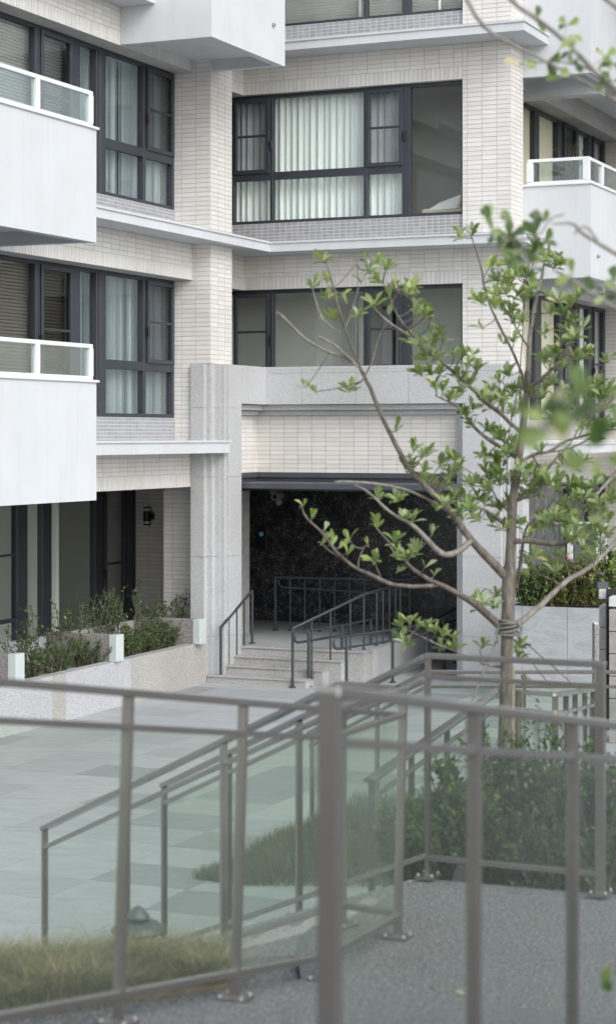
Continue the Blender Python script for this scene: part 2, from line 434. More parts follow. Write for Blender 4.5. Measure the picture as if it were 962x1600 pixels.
# polygons counter-clockwise
for k in (0, 1):
    dz = k * FLH
    b_start = -14 if k == 0 else -5.0
    poly = [(-.4, b_start), (aQ, b_start), (aQ, Q_B), (aLE, Q_B), (aLE, .75), (-.4, .75)]
    if k == 1:
        poly = [(-.4, -14), (aQ, -14), (aQ, Q_B), (aLE, Q_B), (aLE, .75), (-.4, .75)]
    ledge(poly, LB + dz, LT + dz)
ledge([(-.4, -14), (aQ, -14), (aQ, -1.99), (.0, -1.99), (0, -2.3), (-.4, -2.3)], LB - FLH, LT - FLH + .03)

# ---- central front walls (face plane b=0)
for k in (0, 1, 2):
    dz = (k - 1) * FLH
    hd = HEAD + dz; top = LB + FLH + dz; bot = LT + dz
    w_ = wall(-.35, aW, 0, .35, hd, top + (0 if k < 2 else 2))
    tiled('u', 0, 0, aW, hd, top + (0 if k < 2 else 1), w_, True)
    w_ = wall(-.3, 0, -1.42, -.001, hd, top + (0 if k < 2 else 2)); tiled('v', 0, -1.42, 0, hd, top, w_, True)
    # pier right of the window, goes round the corner
    z0 = bot if k else LT - FLH; z1 = top
    w_ = wall(aW, aR, 0, .62, z0, z1)
    tiled('u', 0, aW, aR, z0, z1, w_, None, .16); tiled('v', aR, 0, .6, z0, z1, w_)
    # spandrel under the window, mosaic
    if k:
        w2 = MB(); w2.box(-.6, aW, .045, .35, bot, SILL + dz); w2 = part('wall', w2, M['mosaic_grout'])
        m = MB(); x = -.3
        while x < aW - .02:
            for j in range(7):
                zz = bot + (SILL + dz - bot) * j / 7; m.box(x + .006, min(x + .096, aW - .003), .042, .047, zz + .0055, zz + (SILL + dz - bot) / 7 - .0055)
            x += .102
        o = m.build('mosaic_tile', M['mosaic'], w2); o['kind'] = 'stuff'
# ---- window frames
def bars(mb, axis, plane, dep, s0, s1, z0, z1, t):     # rectangular ring
    def bx(a0, a1, c0, c1):
        if axis == 'u': mb.box(a0, a1, plane, plane + dep, c0, c1, 0, .004)
        else: mb.box(plane - dep, plane, a0, a1, c0, c1, 0, .004)
    bx(s0, s1, z0, z0 + t); bx(s0, s1, z1 - t, z1); bx(s0, s0 + t, z0 + t, z1 - t); bx(s1 - t, s1, z0 + t, z1 - t)
def barline(mb, axis, plane, dep, s0, s1, z0, z1):
    if axis == 'u': mb.box(s0, s1, plane, plane + dep, z0, z1, 0, .004)
    else: mb.box(plane - dep, plane, s0, s1, z0, z1, 0, .004)
def pane(axis, plane, s0, s1, z0, z1, parent, mat='window_glass'):
    m = MB()
    if axis == 'u': m.add([(s0, plane, z0), (s1, plane, z0), (s1, plane, z1), (s0, plane, z1)], [(0, 1, 2, 3)])
    else: m.add([(plane, s0, z0), (plane, s1, z0), (plane, s1, z1), (plane, s0, z1)], [(0, 1, 2, 3)])
    return m.build('pane', M[mat], parent)
def window(axis, plane, s0, s1, z0, z1, posts, cells, transom=None, mat='window_frame', T=.055):
    """posts: [(centre, width)], cells: [(sa, sb, za, zb, kind)] ; kind pane/sash/screen"""
    m = MB(); bars(m, axis, plane, .10, s0, s1, z0, z1, T)
    for c, wd in posts: barline(m, axis, plane + (-.004 if axis == 'u' else .004), .10, c - wd / 2, c + wd / 2, z0 + .012, z1 - .012)
    if transom:
        barline(m, axis, plane + (-.002 if axis == 'u' else .002), .09, transom[0], transom[1], transom[2] - transom[3] / 2, transom[2] + transom[3] / 2)
    win = part('window', m, M[mat])
    sg = 1 if axis == 'u' else -1
    for (sa, sb, za, zb, kind) in cells:
        if kind == 'pane': pane(axis, plane + sg * .05, sa, sb, za, zb, win)
        else:
            m = MB(); bars(m, axis, plane - sg * .03, .05, sa, sb, za, zb, .06)
            zm = (za + zb) / 2; barline(m, axis, plane - sg * .02, .03, sa + .06, sb - .06, zm - .018, zm + .018)
            m.build('sash', M[mat], win)
            pane(axis, plane + sg * .005, sa + .05, sb - .05, za + .05, zb - .05, win, 'screen_glass')
            m = MB(); hx = sb + .02 if axis == 'u' else sa - .03
            if axis == 'u': m.box(hx, hx + .03, plane - .055, plane - .01, zm - .22, zm - .08, 0, .006)
            else: m.box(plane + .01, plane + .055, hx, hx + .03, zm - .22, zm - .08, 0, .006)
            m.build('handle', M['black_metal'], win)
    return win
CWP = .10      # central window plane depth
cx = lambda px: a_at(px, CWP)
for k in (0, 1, 2):
    dz = (k - 1) * FLH; z0, z1 = SILL + dz, HEAD + dz
    if k == 0: z0 = 1.00
    tz = 4.10 + dz; posts = [(cx(424), .055), (cx(570.5), .06), (cx(634), .13)]
    s0, s1 = cx(363) - .6, aW
    cells = []
    if k == 0:
        cells = [(cx(366), cx(421), z0 + .03, z1 - .05, 'sash'), (cx(427), cx(568), z0, z1 - .05, 'pane'), (cx(573), cx(628), z0 + .03, z1 - .05, 'sash'), (cx(640), s1 - .05, z0, z1 - .05, 'pane'), (s0, cx(363), z0, z1, 'pane')]
        window('u', CWP, s0, s1, z0, z1, posts, cells)
    else:
        cells = [(cx(366), cx(421.5), tz + .05, z1 - .05, 'sash'), (cx(427), cx(568), tz, z1 - .05, 'pane'), (cx(572), cx(629), tz + .05, z1 - .045, 'sash'),
                 (cx(366), cx(422), z0, tz, 'pane'), (cx(427), cx(569), z0, tz, 'pane'), (cx(573), cx(629), z0, tz, 'pane'), (cx(640), s1 - .05, z0, z1, 'pane'), (s0, cx(363), z0, z1, 'pane')]
        window('u', CWP, s0, s1, z0, z1, posts + [(s0 + .6, .07)], cells, (s0, cx(634), tz, .12))
# ---- left column
aK, bK0, bK1 = .49, -2.15, -1.43
w_ = wall(-.6, aK, bK0, bK1, LB - FLH, 10)
zz = [1.06, LB, LT, LB + FLH, LT + FLH, 9]
for i in (0, 2, 4):
    tiled('u', bK0, -.11, aK, zz[i], zz[i + 1], w_, None, .11); tiled('v', aK, bK0, bK1, zz[i], zz[i + 1], w_)
tiled('u', bK0, -.11, .26, -.7, 1.06, w_, None, .11)
# ---- left wing: spandrels at a=.19, windows at a=-.11
aS, aL = .19, -.11
bS = -2.16
for k in (-1, 0, 1):
    dz = (k - 1) * FLH; hd = HEAD + dz if k >= 0 else -.765; top = LB + FLH + dz
    w_ = wall(-.6 if k >= 0 else -2.5, aS, -14, bS, hd, top)
    tiled('v', aS, -14, bS, hd, top, w_, True)
    # tiled soffit underside is plain
for k in (0, 1):
    dz = (k - 1) * FLH; z0, z1 = SILL + dz, HEAD + dz; bot = LT + dz
    w2 = MB(); w2.box(-.6, aL + .02, -14, bS + .03, bot, z0); w2 = part('wall', w2, M['mosaic_grout'])
    m = MB(); y = -9.0
    while y < bS - .02:
        for j in range(7):
            h = (z0 - bot) / 7; m.box(aL + .018, aL + .023, y + .006, min(y + .096, bS), bot + h * j + .0055, bot + h * (j + 1) - .0055)
        y += .102
    o = m.build('mosaic_tile', M['mosaic'], w2); o['kind'] = 'stuff'
    wx = lambda px: b_at(px, aL)
    tz = 4.085 + dz
    e = wx(272)
    window('v', aL, wx(159), e, z0, z1, [(wx(226), .07), (wx(161.5), .14)],
           [(wx(165), wx(223), tz, z1, 'pane'), (wx(229), e - .04, tz + .05, z1 - .05, 'sash'), (wx(165), wx(222), z0, tz, 'pane'), (wx(226), e, z0, tz, 'pane')], (wx(159), e, tz, .13), 'frame_blue' if 0 else 'window_frame')
    window('v', aL, -14, wx(158), z0, z1, [(wx(59), .12), (wx(119), .22), (wx(152), .05), (wx(-60), .1)],
           [(-14, wx(57), z0, z1, 'pane'), (wx(63), wx(112), z0 + .3, z1 - .05, 'sash'), (wx(126), wx(158), z0, z1, 'pane')])
# rooms behind the windows (closed boxes, open towards the glass)
def room(x0, x1, y0, y1, z0, z1, open_side, mat='interior_wall'):
    m = MB(); P = [(x0,y0,z0),(x1,y0,z0),(x1,y1,z0),(x0,y1,z0),(x0,y0,z1),(x1,y0,z1),(x1,y1,z1),(x0,y1,z1)]
    m.v = P; fs = {'floor': (0,1,2,3), 'ceil': (7,6,5,4), 'front': (0,4,5,1), 'right': (1,5,6,2), 'back': (2,6,7,3), 'left': (3,7,4,0)}
    for kx, f in fs.items():
        if kx not in open_side.split('+'): m.f.append(f); m.m.append(1 if kx == 'floor' else 0); m.sm.append(False)
    return part('room_lining', m, [M[mat], M['interior_floor']])
for k in (0, 1, 2):
    dz = (k - 1) * FLH
    room(-.9, 1.75, .42, 1.5, SILL + dz - .25, HEAD + dz + .1, 'front', 'interior_wall')
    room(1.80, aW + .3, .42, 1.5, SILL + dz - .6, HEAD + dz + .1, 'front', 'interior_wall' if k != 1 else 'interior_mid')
for k in (0, 1):
    dz = (k - 1) * FLH
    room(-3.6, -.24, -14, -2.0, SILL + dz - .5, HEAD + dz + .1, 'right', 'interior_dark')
# room partition items on the second storey
m = MB(); m.box(cx(548), cx(564), 1.40, 1.44, 1.0, 2.02); m.box(cx(544), cx(568), 1.45, 1.48, 1.0, 2.08, 1)
part('interior_door', m, [M['white_metal'], M['black_metal']])
# ---- curtains and blinds (hang behind the glass)
def pleat(axis, plane, s0, s1, z0, z1, amp, pitch, mat, label, cat='curtain', name='curtain', grp=None):
    m = MB(); n_ = max(8, int((s1 - s0) / (pitch / 8))); ph = 0; pts = []
    for i in range(n_ + 1):
        s = s0 + (s1 - s0) * i / n_; ph += 2 * math.pi / 8 * R.uniform(.6, 1.4); pts.append((s, amp * math.sin(ph) + amp * .4 * math.sin(ph * .37)))
    nz = 3
    for j in range(nz):
        za, zb = z0 + (z1 - z0) * j / nz, z0 + (z1 - z0) * (j + 1) / nz
        ka, kb = 1 + .25 * (nz - j) / nz, 1 + .25 * (nz - j - 1) / nz
        for i in range(n_):
            q = []
            for (s, d), z, kk in ((pts[i], za, ka), (pts[i + 1], za, ka), (pts[i + 1], zb, kb), (pts[i], zb, kb)):
                q.append((s, plane + d * kk, z) if axis == 'u' else (plane + d * kk, s, z))
            m.add(q, [(0, 1, 2, 3)], 0, True)
    o = m.build(name, M[mat], None); o.location = ORG; o.rotation_euler = (0, 0, RZ); return tag(o, label, cat, grp)
def vblind(s0, s1, z0, z1, plane, label):
    m = MB(); y = s0
    while y < s1:
        t = -1.02 + R.uniform(-.28, .22); dx, dy = .089 * math.cos(t) * .5, .089 * math.sin(t) * .5
        m.add([(plane - dy, y - dx, z0), (plane + dy, y + dx, z0), (plane + dy, y + dx, z1), (plane - dy, y - dx, z1)], [(0, 1, 2, 3)]); y += .092
    m.box(plane - .03, plane + .03, s0 - .05, s1 + .05, z1, z1 + .05)
    o = m.build('vertical_blind', M['vertical_blind'], None); o.location = ORG; o.rotation_euler = (0, 0, RZ); return tag(o, label, 'blind', 'vertical blinds of the left wing')
def hblind(axis, s0, s1, z0, z1, plane, label, mat, tilt=.5, grp=None):
    m = MB(); z = z0
    dd, dh = .025 * math.cos(tilt), .025 * math.sin(tilt)
    while z < z1:
        if axis == 'v': q = [(plane + dd, s0, z + dh), (plane + dd, s1, z + dh), (plane - dd, s1, z - dh), (plane - dd, s0, z - dh)]
        else: q = [(s0, plane - dd, z + dh), (s1, plane - dd, z + dh), (s1, plane + dd, z - dh), (s0, plane + dd, z - dh)]
        m.add(q, [(0, 1, 2, 3)]); z += .045
    for f in (.12, .5, .88):
        s = s0 + (s1 - s0) * f
        if axis == 'v': m.box(plane + .026, plane + .029, s - .02, s + .02, z0, z1)
        else: m.box(s - .02, s + .02, plane - .029, plane - .026, z0, z1)
    o = m.build('slatted_blind', M[mat], None); o.location = ORG; o.rotation_euler = (0, 0, RZ); return tag(o, label, 'blind', grp)
pleat('u', .32, -.85, cx(628), SILL + .02, HEAD - .02, .028, .11, 'curtain', 'white pleated curtains drawn across the wide third floor window', grp=None)
vblind(wx(128), wx(273), SILL + .02, HEAD - .04, -.30, 'pale vertical blind behind the upper left corner window above the white ledge')
vblind(wx(124), wx(273), SILL - FLH + .02, HEAD - FLH - .04, -.30, 'pale vertical blind behind the second floor left window with grey mosaic below')
hblind('v', -11, wx(113), SILL + .02, HEAD - .03, -.28, 'pale slatted blind behind the balcony glass of the upper left window', 'blind_white', .5)
hblind('v', -11, wx(113), SILL - FLH, HEAD - FLH - .03, -.28, 'brown slatted blind behind the lower left balcony rail', 'blind_beige', .6)
hblind('u', cx(400), cx(722), SILL + FLH + .03, HEAD + FLH - .03, .26, 'beige slatted blind in the topmost window cut by the picture edge', 'blind_white', .45)
# dark sofa with cushions seen through the third floor side pane
m = MB(); m.box(cx(640), cx(722), .55, 1.0, 3.3, 3.52, 0, .04)
o = m.build('sofa', M['cushion'], None); o.location = ORG; o.rotation_euler = (0, 0, RZ); tag(o, 'cream sofa behind the darkest pane of the third floor window', 'sofa')

# ---- balconies
def balcony(x0, x1, y0, y1, z0, z1, sides, label=None):
    """white parapet box; sides: which edges carry a parapet"""
    T = .13; m = MB()
    m.box(x0, x1 - T, y0 + T, y1 - T, z0 + .16, z0 + .32)
    if 'R' in sides: m.box(x1 - T, x1, y0 + T, y1 - T, z0, z1)
    m.box(x0, x1, y0, y0 + T, z0, z1); m.box(x0, x1, y1 - T, y1, z0, z1)
    o = part('balcony', m, M['white_render'], None, label)
    m = MB()
    m.box(x0, x1 + .03, y0 - .03, y0 + T + .03, z1, z1 + .03, 0, .004); m.box(x0, x1 + .03, y1 - T - .03, y1 + .03, z1, z1 + .03, 0, .004); m.box(x1 - T - .03, x1 + .027, y0 + T + .031, y1 - T - .031, z1, z1 + .03, 0, .004)
    m.build('coping', M['white_metal'], o)
    return o
def glassrail_v(o, x, y0, y1, z, h, posts, last=True):
    m = MB(); m.box(x - .03, x + .03, y0, y1, z + h - .05, z + h, 0, .004); m.box(x - .03, x + .03, y0, y1, z, z + .045, 0, .004); m.build('guard_rail', M['white_metal'], o)
    for p in posts:
        m = MB(); m.box(x - .035, x + .035, p - .045, p + .045, z + .045, z + h - .05, 0, .004); m.build('post', M['white_metal'], o)
    ps = [y0] + sorted(posts) + [y1]
    for a, b in zip(ps[:-1], ps[1:]):
        if b - a > .2:
            m = MB(); m.box(x - .005, x + .005, a + .04, b - .04, z + .045, z + h - .05); m.build('glass_panel', M['balcony_glass'], o)
aB = 1.71
for (z0, z1) in ((2.31, 3.66), (-.78, .63)):
    o = balcony(aS + .01, aB, -14, -7.64, z0, z1, 'R')
    e = b_at(143, aB - .06)
    glassrail_v(o, aB - .065, -14, e, z1 + .03, .43, [e - .04, b_at(57, aB - .06), b_at(-70, aB - .06), -12.5])
o = balcony(aS + .01, 1.60, -4.33, -1.93, 5.40, 6.9, 'R')
def vent(par, x, y, z, axis='v'):
    m = MB(); m.tube([(x, y, z), (x + .03, y, z)] if axis == 'v' else [(x, y, z), (x, y - .03, z)], .03, 12)
    m.tube([(x + .02, y, z), (x + .05, y, z - .01)] if axis == 'v' else [(x, y - .02, z), (x, y - .05, z)], .012, 8); m.build('vent_pipe', M['grey_plastic'], par)
vent(o, 1.60, b_at(426, 1.6), 5.93)
aRB = a_at(922, .6)
ob = []
for (z0, z1) in ((2.378, 3.78), (5.45, 6.95)):
    o = balcony(aR + .004, aRB, .6, 9.5, z0, z1, 'R'); ob.append(o)
    if z0 < 3:
        m = MB(); m.box(aR + .06, aRB - .03, .63, .69, z1 + .37, z1 + .42, 0, .004); m.box(aR + .06, aRB - .03, .63, .69, z1 + .03, z1 + .075, 0, .004); m.build('guard_rail', M['white_metal'], o)
        for p in (aR + .1, aRB - .08):
            m = MB(); m.box(p - .05, p + .05, .62, .70, z1 + .075, z1 + .37, 0, .004); m.build('post', M['white_metal'], o)
        m = MB(); m.box(aR + .15, aRB - .13, .655, .665, z1 + .075, z1 + .37); m.build('glass_panel', M['balcony_glass'], o)
        glassrail_v(o, aRB - .065, .75, 9.4, z1 + .03, .39, [b_at(945, aRB), 3.2, 5.2])
vent(ob[1], aRB, b_at(931, aRB), 5.86); vent(ob[0], aRB, b_at(932, aRB), 2.72)
# soffit beam under the right upper balconies
for dz in (0, FLH):
    m = MB(); m.box(3.9, aRB - .135, 1.6, 1.9, 2.378 + dz - .16, 2.378 + dz + .155); part('beam', m, M['white_render'])
# ---- right wing
aRW, aRS, bE = 3.83, 4.15, 7.5
for k in (-1, 0, 1, 2):
    dz = (k - 1) * FLH; hd = 5.42 + dz if k >= 0 else LB - 2 * FLH + 2.2
    if k == -1: hd = -.80
    z1 = hd + .72
    w_ = wall(aRW - .3, aRS, .63, bE, hd, z1); tiled('v', aRS, .63, bE, hd, z1, w_, True)
    if k >= 0:
        sl = SILL + dz
        w_ = wall(aRW - .3, aRW + .02, .63, bE, z1 - FLH, sl if k else sl)
w_ = wall(aRW - .3, 9.5, bE, bE + .3, -ZC, 9); tiled('u', bE, aRW, 6.6, -3.6, 6.2, w_)
rx = lambda px: b_at(px, aRW)
for k in (0, 1):
    dz = (k - 1) * FLH; z0, z1 = SILL + dz, 5.42 + dz
    if k: ps, cl = [(rx(838), .25), (rx(874), .25), (rx(901), .2), (rx(921), .25)], [(rx(822), rx(835), z0, z1, 'pane'), (rx(842), rx(872), z0, z1, 'pane'), (rx(879), rx(899), z0, z1, 'sash'), (rx(903), rx(919), z0, z1, 'pane'), (rx(924), rx(941), z0, z1, 'sash')]
    else: ps, cl = [(rx(840), .35), (rx(876), .25), (rx(902), .2), (rx(922), .3)], [(rx(822), rx(837), z0, z1, 'pane'), (rx(846), rx(873), z0, z1, 'pane'), (rx(880), rx(900), z0 + .7, z1, 'sash'), (rx(880), rx(900), z0, z0 + .65, 'pane'), (rx(904), rx(919), z0, z1, 'pane'), (rx(925), rx(941), z0, z1, 'sash')]
    window('v', aRW, .7, bE, z0, z1, ps, cl, (rx(842), rx(901), z0 + .68, .09) if not k else None)
    room(.6 + 2, aRW - .15, 2.65, bE, z0 - .2, z1 + .1, 'right', 'interior_wall')
    pleat('v', aRW - .10, 1.5, rx(877), z0, z1, .02, .12, 'sunlit_tint_curtain', ('curtain tinted as if sunlit behind the upper right balcony window' if k else 'curtain tinted as if sunlit behind the window half hidden by the tree trunk'))
    pleat('v', aRW - .10, rx(902), rx(941), z0, z1, .02, .12, 'curtain', ('pale curtain at the far end of the upper right balcony window' if k else 'pale curtain at the far end of the right wing window below'))
ledge([(aR + .05, .62), (aRB, .62), (aRB, bE), (aR + .05, bE)], LB - FLH, LT - FLH)
# ground floor right glazing and its white screen
m = MB(); z0, z1 = -3.3, -.8
window('v', aRW, .7, bE, z0, z1, [(rx(830), .3), (rx(860), .4), (rx(893), .4), (rx(925), .4)], [(rx(822), rx(941), z0, z1, 'pane')])
room(1.5, aRW - .13, 3.0, bE, z0, z1, 'right', 'interior_dark')
m = MB(); m.box(aRW - .4, aRW - .2, .7, 2.98, z0, z1); part('wall', m, M['interior_dark'])
scr = thing('white_screen', 'white framed glass screen behind the flowering planter at the right', 'screen', loc2w(0, 0, 0), RZ)
def S(px, py, b): a = a_at(px, b); P = loc2w(a, b, 0); return a, (HY - py) / F * P.y
m = MB(); b = 2.2
for (x0, x1, y0, y1) in ((820, 946, 814, 820), (820, 830, 820, 905)):
    (a0, zt), (a1, zb) = S(x0, y0, b), S(x1, y1, b); m.box(a0, a1, b, b + .05, zb, zt, 0, .004)
m.build('frame', M['white_metal'], scr)
for (x0, x1) in ((847, 857), (885, 893), (930, 935), (938, 946)):
    (a0, zt), (a1, zb) = S(x0, 820.5, b), S(x1, 905, b); m = MB(); m.box(a0, a1, b + .001, b + .05, PZ, zt, 0, .004); m.build('post', M['white_metal'], scr)
(a0, zt), (a1, zb) = S(831, 821, b), S(937, 905, b); m = MB(); m.box(a0, a1, b + .02, b + .03, PZ, zt); m.build('glass_panel', M['balcony_glass'], scr)

# ---- granite portal
GT = 1.052
gp = MB(); bF = -.60
aG = aQ - .06                 # inner vertical face of the beam's left arm
# left pilaster with two flutes (stepped plan)
aPL = a_at(298, -2.22)
pl = [(aPL, -2.22), (.42, -2.22), (.42, -2.12), (.50, -2.12), (.50, -2.02), (.58, -2.02), (.58, -1.98 + .05), (aG, -1.93), (aG, -1.47), (aPL, -1.47)]
def slabs(poly, zs, label=None):
    o = None
    root = MB(); root.prism([(x * .0 + p[0], p[1]) for p in poly for x in (0,)], 0, .001)
pil = MB()
zsl = [PZ, -2.98, -1.80, -.62, .405, GT]
P0 = MB(); P0.box(aPL + .02, aG - .03, -2.0, -1.5, PZ, GT - .02); pilaster = part('pilaster', P0, M['granite'])
for i in range(len(zsl) - 1):
    m = MB(); m.prism(pl, zsl[i] + (.004 if i else 0), zsl[i + 1]); m.build('granite_slab', M['granite'], pilaster)
# beam: left arm and front
B = MB(); B.box(.30, aG - .03, -1.46, bF, .5, GT - .02); beam = part('beam', B, M['granite'])
arm = MB(); arm.box(.25, aG, -1.466, bF + .3, .475, GT); arm.build('granite_slab', M['granite'], beam)
segs = [aG, a_at(471, bF), a_at(556, bF), a_at(638, bF), a_at(722, bF), a_at(782, bF)]
aP1 = segs[-1]
for i in range(len(segs) - 1):
    m = MB(); m.box(segs[i] + .003, segs[i + 1] - .001, bF, bF + .25, .475, GT - .10); m.build('granite_slab', M['granite'], beam)
    m = MB(); m.box(segs[i] + .003, segs[i + 1] - .001, bF + .001, bF + .25, GT - .097, GT - .045); m.box(segs[i] + .003, segs[i + 1] - .001, bF + .012, bF + .6, GT - .043, GT); m.build('granite_slab', M['granite'], beam)
aO = a_at(722, bF)            # right side of the opening
for st, (z0, z1) in enumerate(((.385, .468), (.31, .381))):
    d = .1 * (st + 1); m = MB()
    m.box(aG - d - .3, aG - d, -1.47, bF + d + .2, z0, z1, 0, .004); m.box(aG - d + .001, aO - d * .8, bF + d, bF + d + .25, z0, z1, 0, .004)
    m.build('moulding', M['granite'], beam)
    m = MB(); m.box(aO - d * .8, aO - d * .8 + .12, bF + d, bF + d + .2, PZ, z0 - .002, 0, .004); m.build('jamb', M['granite'], beam)
# right pilaster
P0 = MB(); P0.box(aO + .02, aP1 - .02, bF + .02, -.01, PZ, .47); rp = part('pilaster', P0, M['granite'])
for i in range(len(zsl) - 1):
    z0, z1 = zsl[i] + (.004 if i else 0), min(zsl[i + 1], .471)
    m = MB(); m.box(aO, aP1, bF + .001, bF + .4, z0, z1); m.build('granite_slab', M['granite'], rp)
x = aP1
for st in range(2):
    m = MB(); m.box(x + .003, x + .09, bF + .1 * (st + 1), -.002, PZ, GT - .1 - .08 * st); m.build('granite_slab', M['granite'], rp); x += .09
m = MB(); m.box(x + .003, x + .06, bF + .3, -.002, PZ, GT - .2); m.build('granite_slab', M['granite'], rp)
w_ = wall(aW, aR, 0, .62, PZ, LT - FLH - .001); tiled('u', 0, aW, aR, PZ, LT - FLH, w_); tiled('v', aR, 0, .6, PZ, LT - FLH, w_)
# tiled panel under the beam
aT, bT = aG - .30, -.30
w_ = wall(aT - .15, aT, -1.40, bT, -.58, .33); tiled('v', aT, -1.40, bT, -.58, .31, w_)
w2 = wall(aT - .15, aO - .15, bT, bT + .15, -.58, .33); tiled('u', bT, aT, aO - .15, -.58, .31, w2)
# dark metal fascia in three bands
for (z0, z1, d) in ((-.655, -.585, .05), (-.78, -.657, 0), (-.86, -.782, .05)):
    m = MB(); m.box(aT - .15, aT + d, -1.44, bT + .02, z0, z1, 0, .003)
    xs = [aT + d + .001, a_at(508, bT), a_at(610, bT), a_at(713, bT)]
    for i in range(3): m.box(xs[i], xs[i + 1] - .002, bT - d, bT + .15, z0, z1, 0, .003)
    part('fascia_panel', m, M['canopy_metal'])
m = MB(); m.box(-1.2, aO, -1.4, 2.45, -.80, -.72); part('porch_ceiling', m, M['canopy_metal'])
# dark marble porch wall, slabs
MW = 2.45; m = MB(); m.box(-2.7, aR, MW + .03, MW + .2, PZ, -.7); mw = part('porch_wall', m, M['black_metal'])
nx = 6; x0, x1 = -2.7, aR
for i in range(nx):
    for j in range(2):
        za, zb = (-3.17, -2.0) if j == 0 else (-1.996, -.80)
        m = MB(); m.box(x0 + (x1 - x0) * i / nx + .002, x0 + (x1 - x0) * (i + 1) / nx, MW, MW + .03, za, zb); m.build('marble_slab', M['dark_marble'], mw)
m = MB(); m.box(aR - .1, aR, .62, MW, PZ, -.72); m.box(aO - .05, aO + .1, .0, MW, PZ, -.72); part('porch_side_wall', m, M['dark_marble'])
m = MB(); m.box(-2.9, -2.71, .9, MW + .2, PZ, -.7); part('porch_side_wall', m, M['dark_marble'])
# porch floor and steps
FZ = -3.17; ZR = .12; SB = [-2.2, -1.97, -1.74, -1.5]
steps = tag(bpy.data.objects.new('steps', None), kind='structure'); COL.objects.link(steps); steps.location = ORG; steps.rotation_euler = (0, 0, RZ)
ra = [a_at(479, SB[0]), a_at(503, SB[1]), a_at(532, SB[2]), a_at(569, SB[3])]
for i in range(4):
    b0 = SB[i] - (.05 if i == 0 else 0); zt = PZ + ZR * (i + 1); x1 = ra[i]; x0 = aG + .003 if i else .47
    yb = MW if i == 3 else b0 + .6
    m = MB(); m.box(x0, x1 - .02, b0 + .02, yb, PZ, zt - .03)
    o = m.build('step', M['granite_step'], steps)
    n_ = 4
    for j in range(n_):
        m = MB(); a0_, a1_ = x0 + (x1 - x0) * j / n_, x0 + (x1 - x0) * (j + 1) / n_
        m.box(a0_ + .0015, a1_ - .0015, b0, b0 + (.34 if i < 3 else .34), zt - .028, zt, 0, .005); m.build('tread_slab', M['granite_step'], o)
    if i < 3:
        m = MB(); m.box(x1, x1 + .28, b0 + .26, b0 + .6, PZ, zt - .004, 0, .003) if False else m.box(x1 - .018, x1, b0 + .022, b0 + .34, PZ, zt - .03); m.build('side_slab', M['pebble_white'], o)
# porch paving
m = MB(); m.box(-1.6, aG, -1.46, MW - .001, FZ - .3, FZ - .004); m.box(aG, ra[3] - .03, SB[3] + .345, MW - .001, FZ - .3, FZ - .002); pf = m.build('porch_floor', M['paver_light'], steps)
m = MB(); m.box(ra[3] - .018, ra[3] + .02, SB[3] + .35, MW - .01, PZ, FZ - .001); m.build('side_slab', M['granite'], steps)
# ---- left ground floor: recessed glazing, tiled terrace walls
aGF = -2.10
w_ = wall(aGF, a_at(256, -1.6) + .0, .30, .60, PZ, -.70); tiled('u', .30, aGF, a_at(254, .3) + .8, PZ + .3, -.765, w_)
a256 = a_at(256, -1.6)
w_ = wall(a256, -.03, -1.6, .29, PZ, -.70); tiled('u', -1.6, a256, -.03, PZ + .3, -.765, w_, None, .08)
m = MB(); m.box(-5.2, -.62, -14, .3, -.70, -.5); m.box(aGF - .1, -.6, bS, .6, -.762, -.70); part('terrace_ceiling', m, M['white_render'])
gx = lambda px: b_at(px, aGF)
z0, z1 = -3.35, -.765
window('v', aGF, -14, .29, z0, z1, [(gx(35), .30), (gx(74), .26), (gx(155), .26), (gx(203), .22)],
       [(gx(-80), gx(28), -2.75, z1, 'sash'), (gx(42), gx(66), z0, z1, 'pane'), (gx(82), gx(148), z0, z1, 'pane'), (gx(163), gx(194), z0, z1, 'sash')])
room(-5.0, aGF - .13, -9, .25, z0, z1, 'right+front', 'interior_wall')
m = MB(); m.box(-4.7, -2.3, gx(40) + 1.2, gx(40) + 1.3, z0, z1); part('partition_wall', m, M['interior_wall'])
m = MB()
for (x0_, y0_, z0_) in ((-4.96, gx(92) + 2.6, -2.75), (-4.96, gx(100) + 3.1, -2.75)): m.box(x0_ - .02, x0_ + .01, y0_, y0_ + .16, z0_, z0_ + .1, 0, .006)
part('wall_socket', m, M['white_metal'])
# room deck under terrace
m = MB(); m.box(-5.2, .0, -14, .3, PZ, -3.36); part('terrace_floor', m, M['granite_step'])
# ---- roof/upper closing so no light leaks
m = MB(); m.box(-9, 12, .6, 16, 8.9, 9.2); m.box(-9, -.35, -14, .6, 8.9, 9.2); part('roof_slab', m, M['white_render'])
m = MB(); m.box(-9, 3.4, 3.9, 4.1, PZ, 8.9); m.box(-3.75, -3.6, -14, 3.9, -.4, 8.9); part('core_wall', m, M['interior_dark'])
w_ = wall(-.6, aS, -14, bS, LT + FLH, 9.0); tiled('v', aS, -8, bS, LT + FLH, 8.6, w_)
flush_tiles()

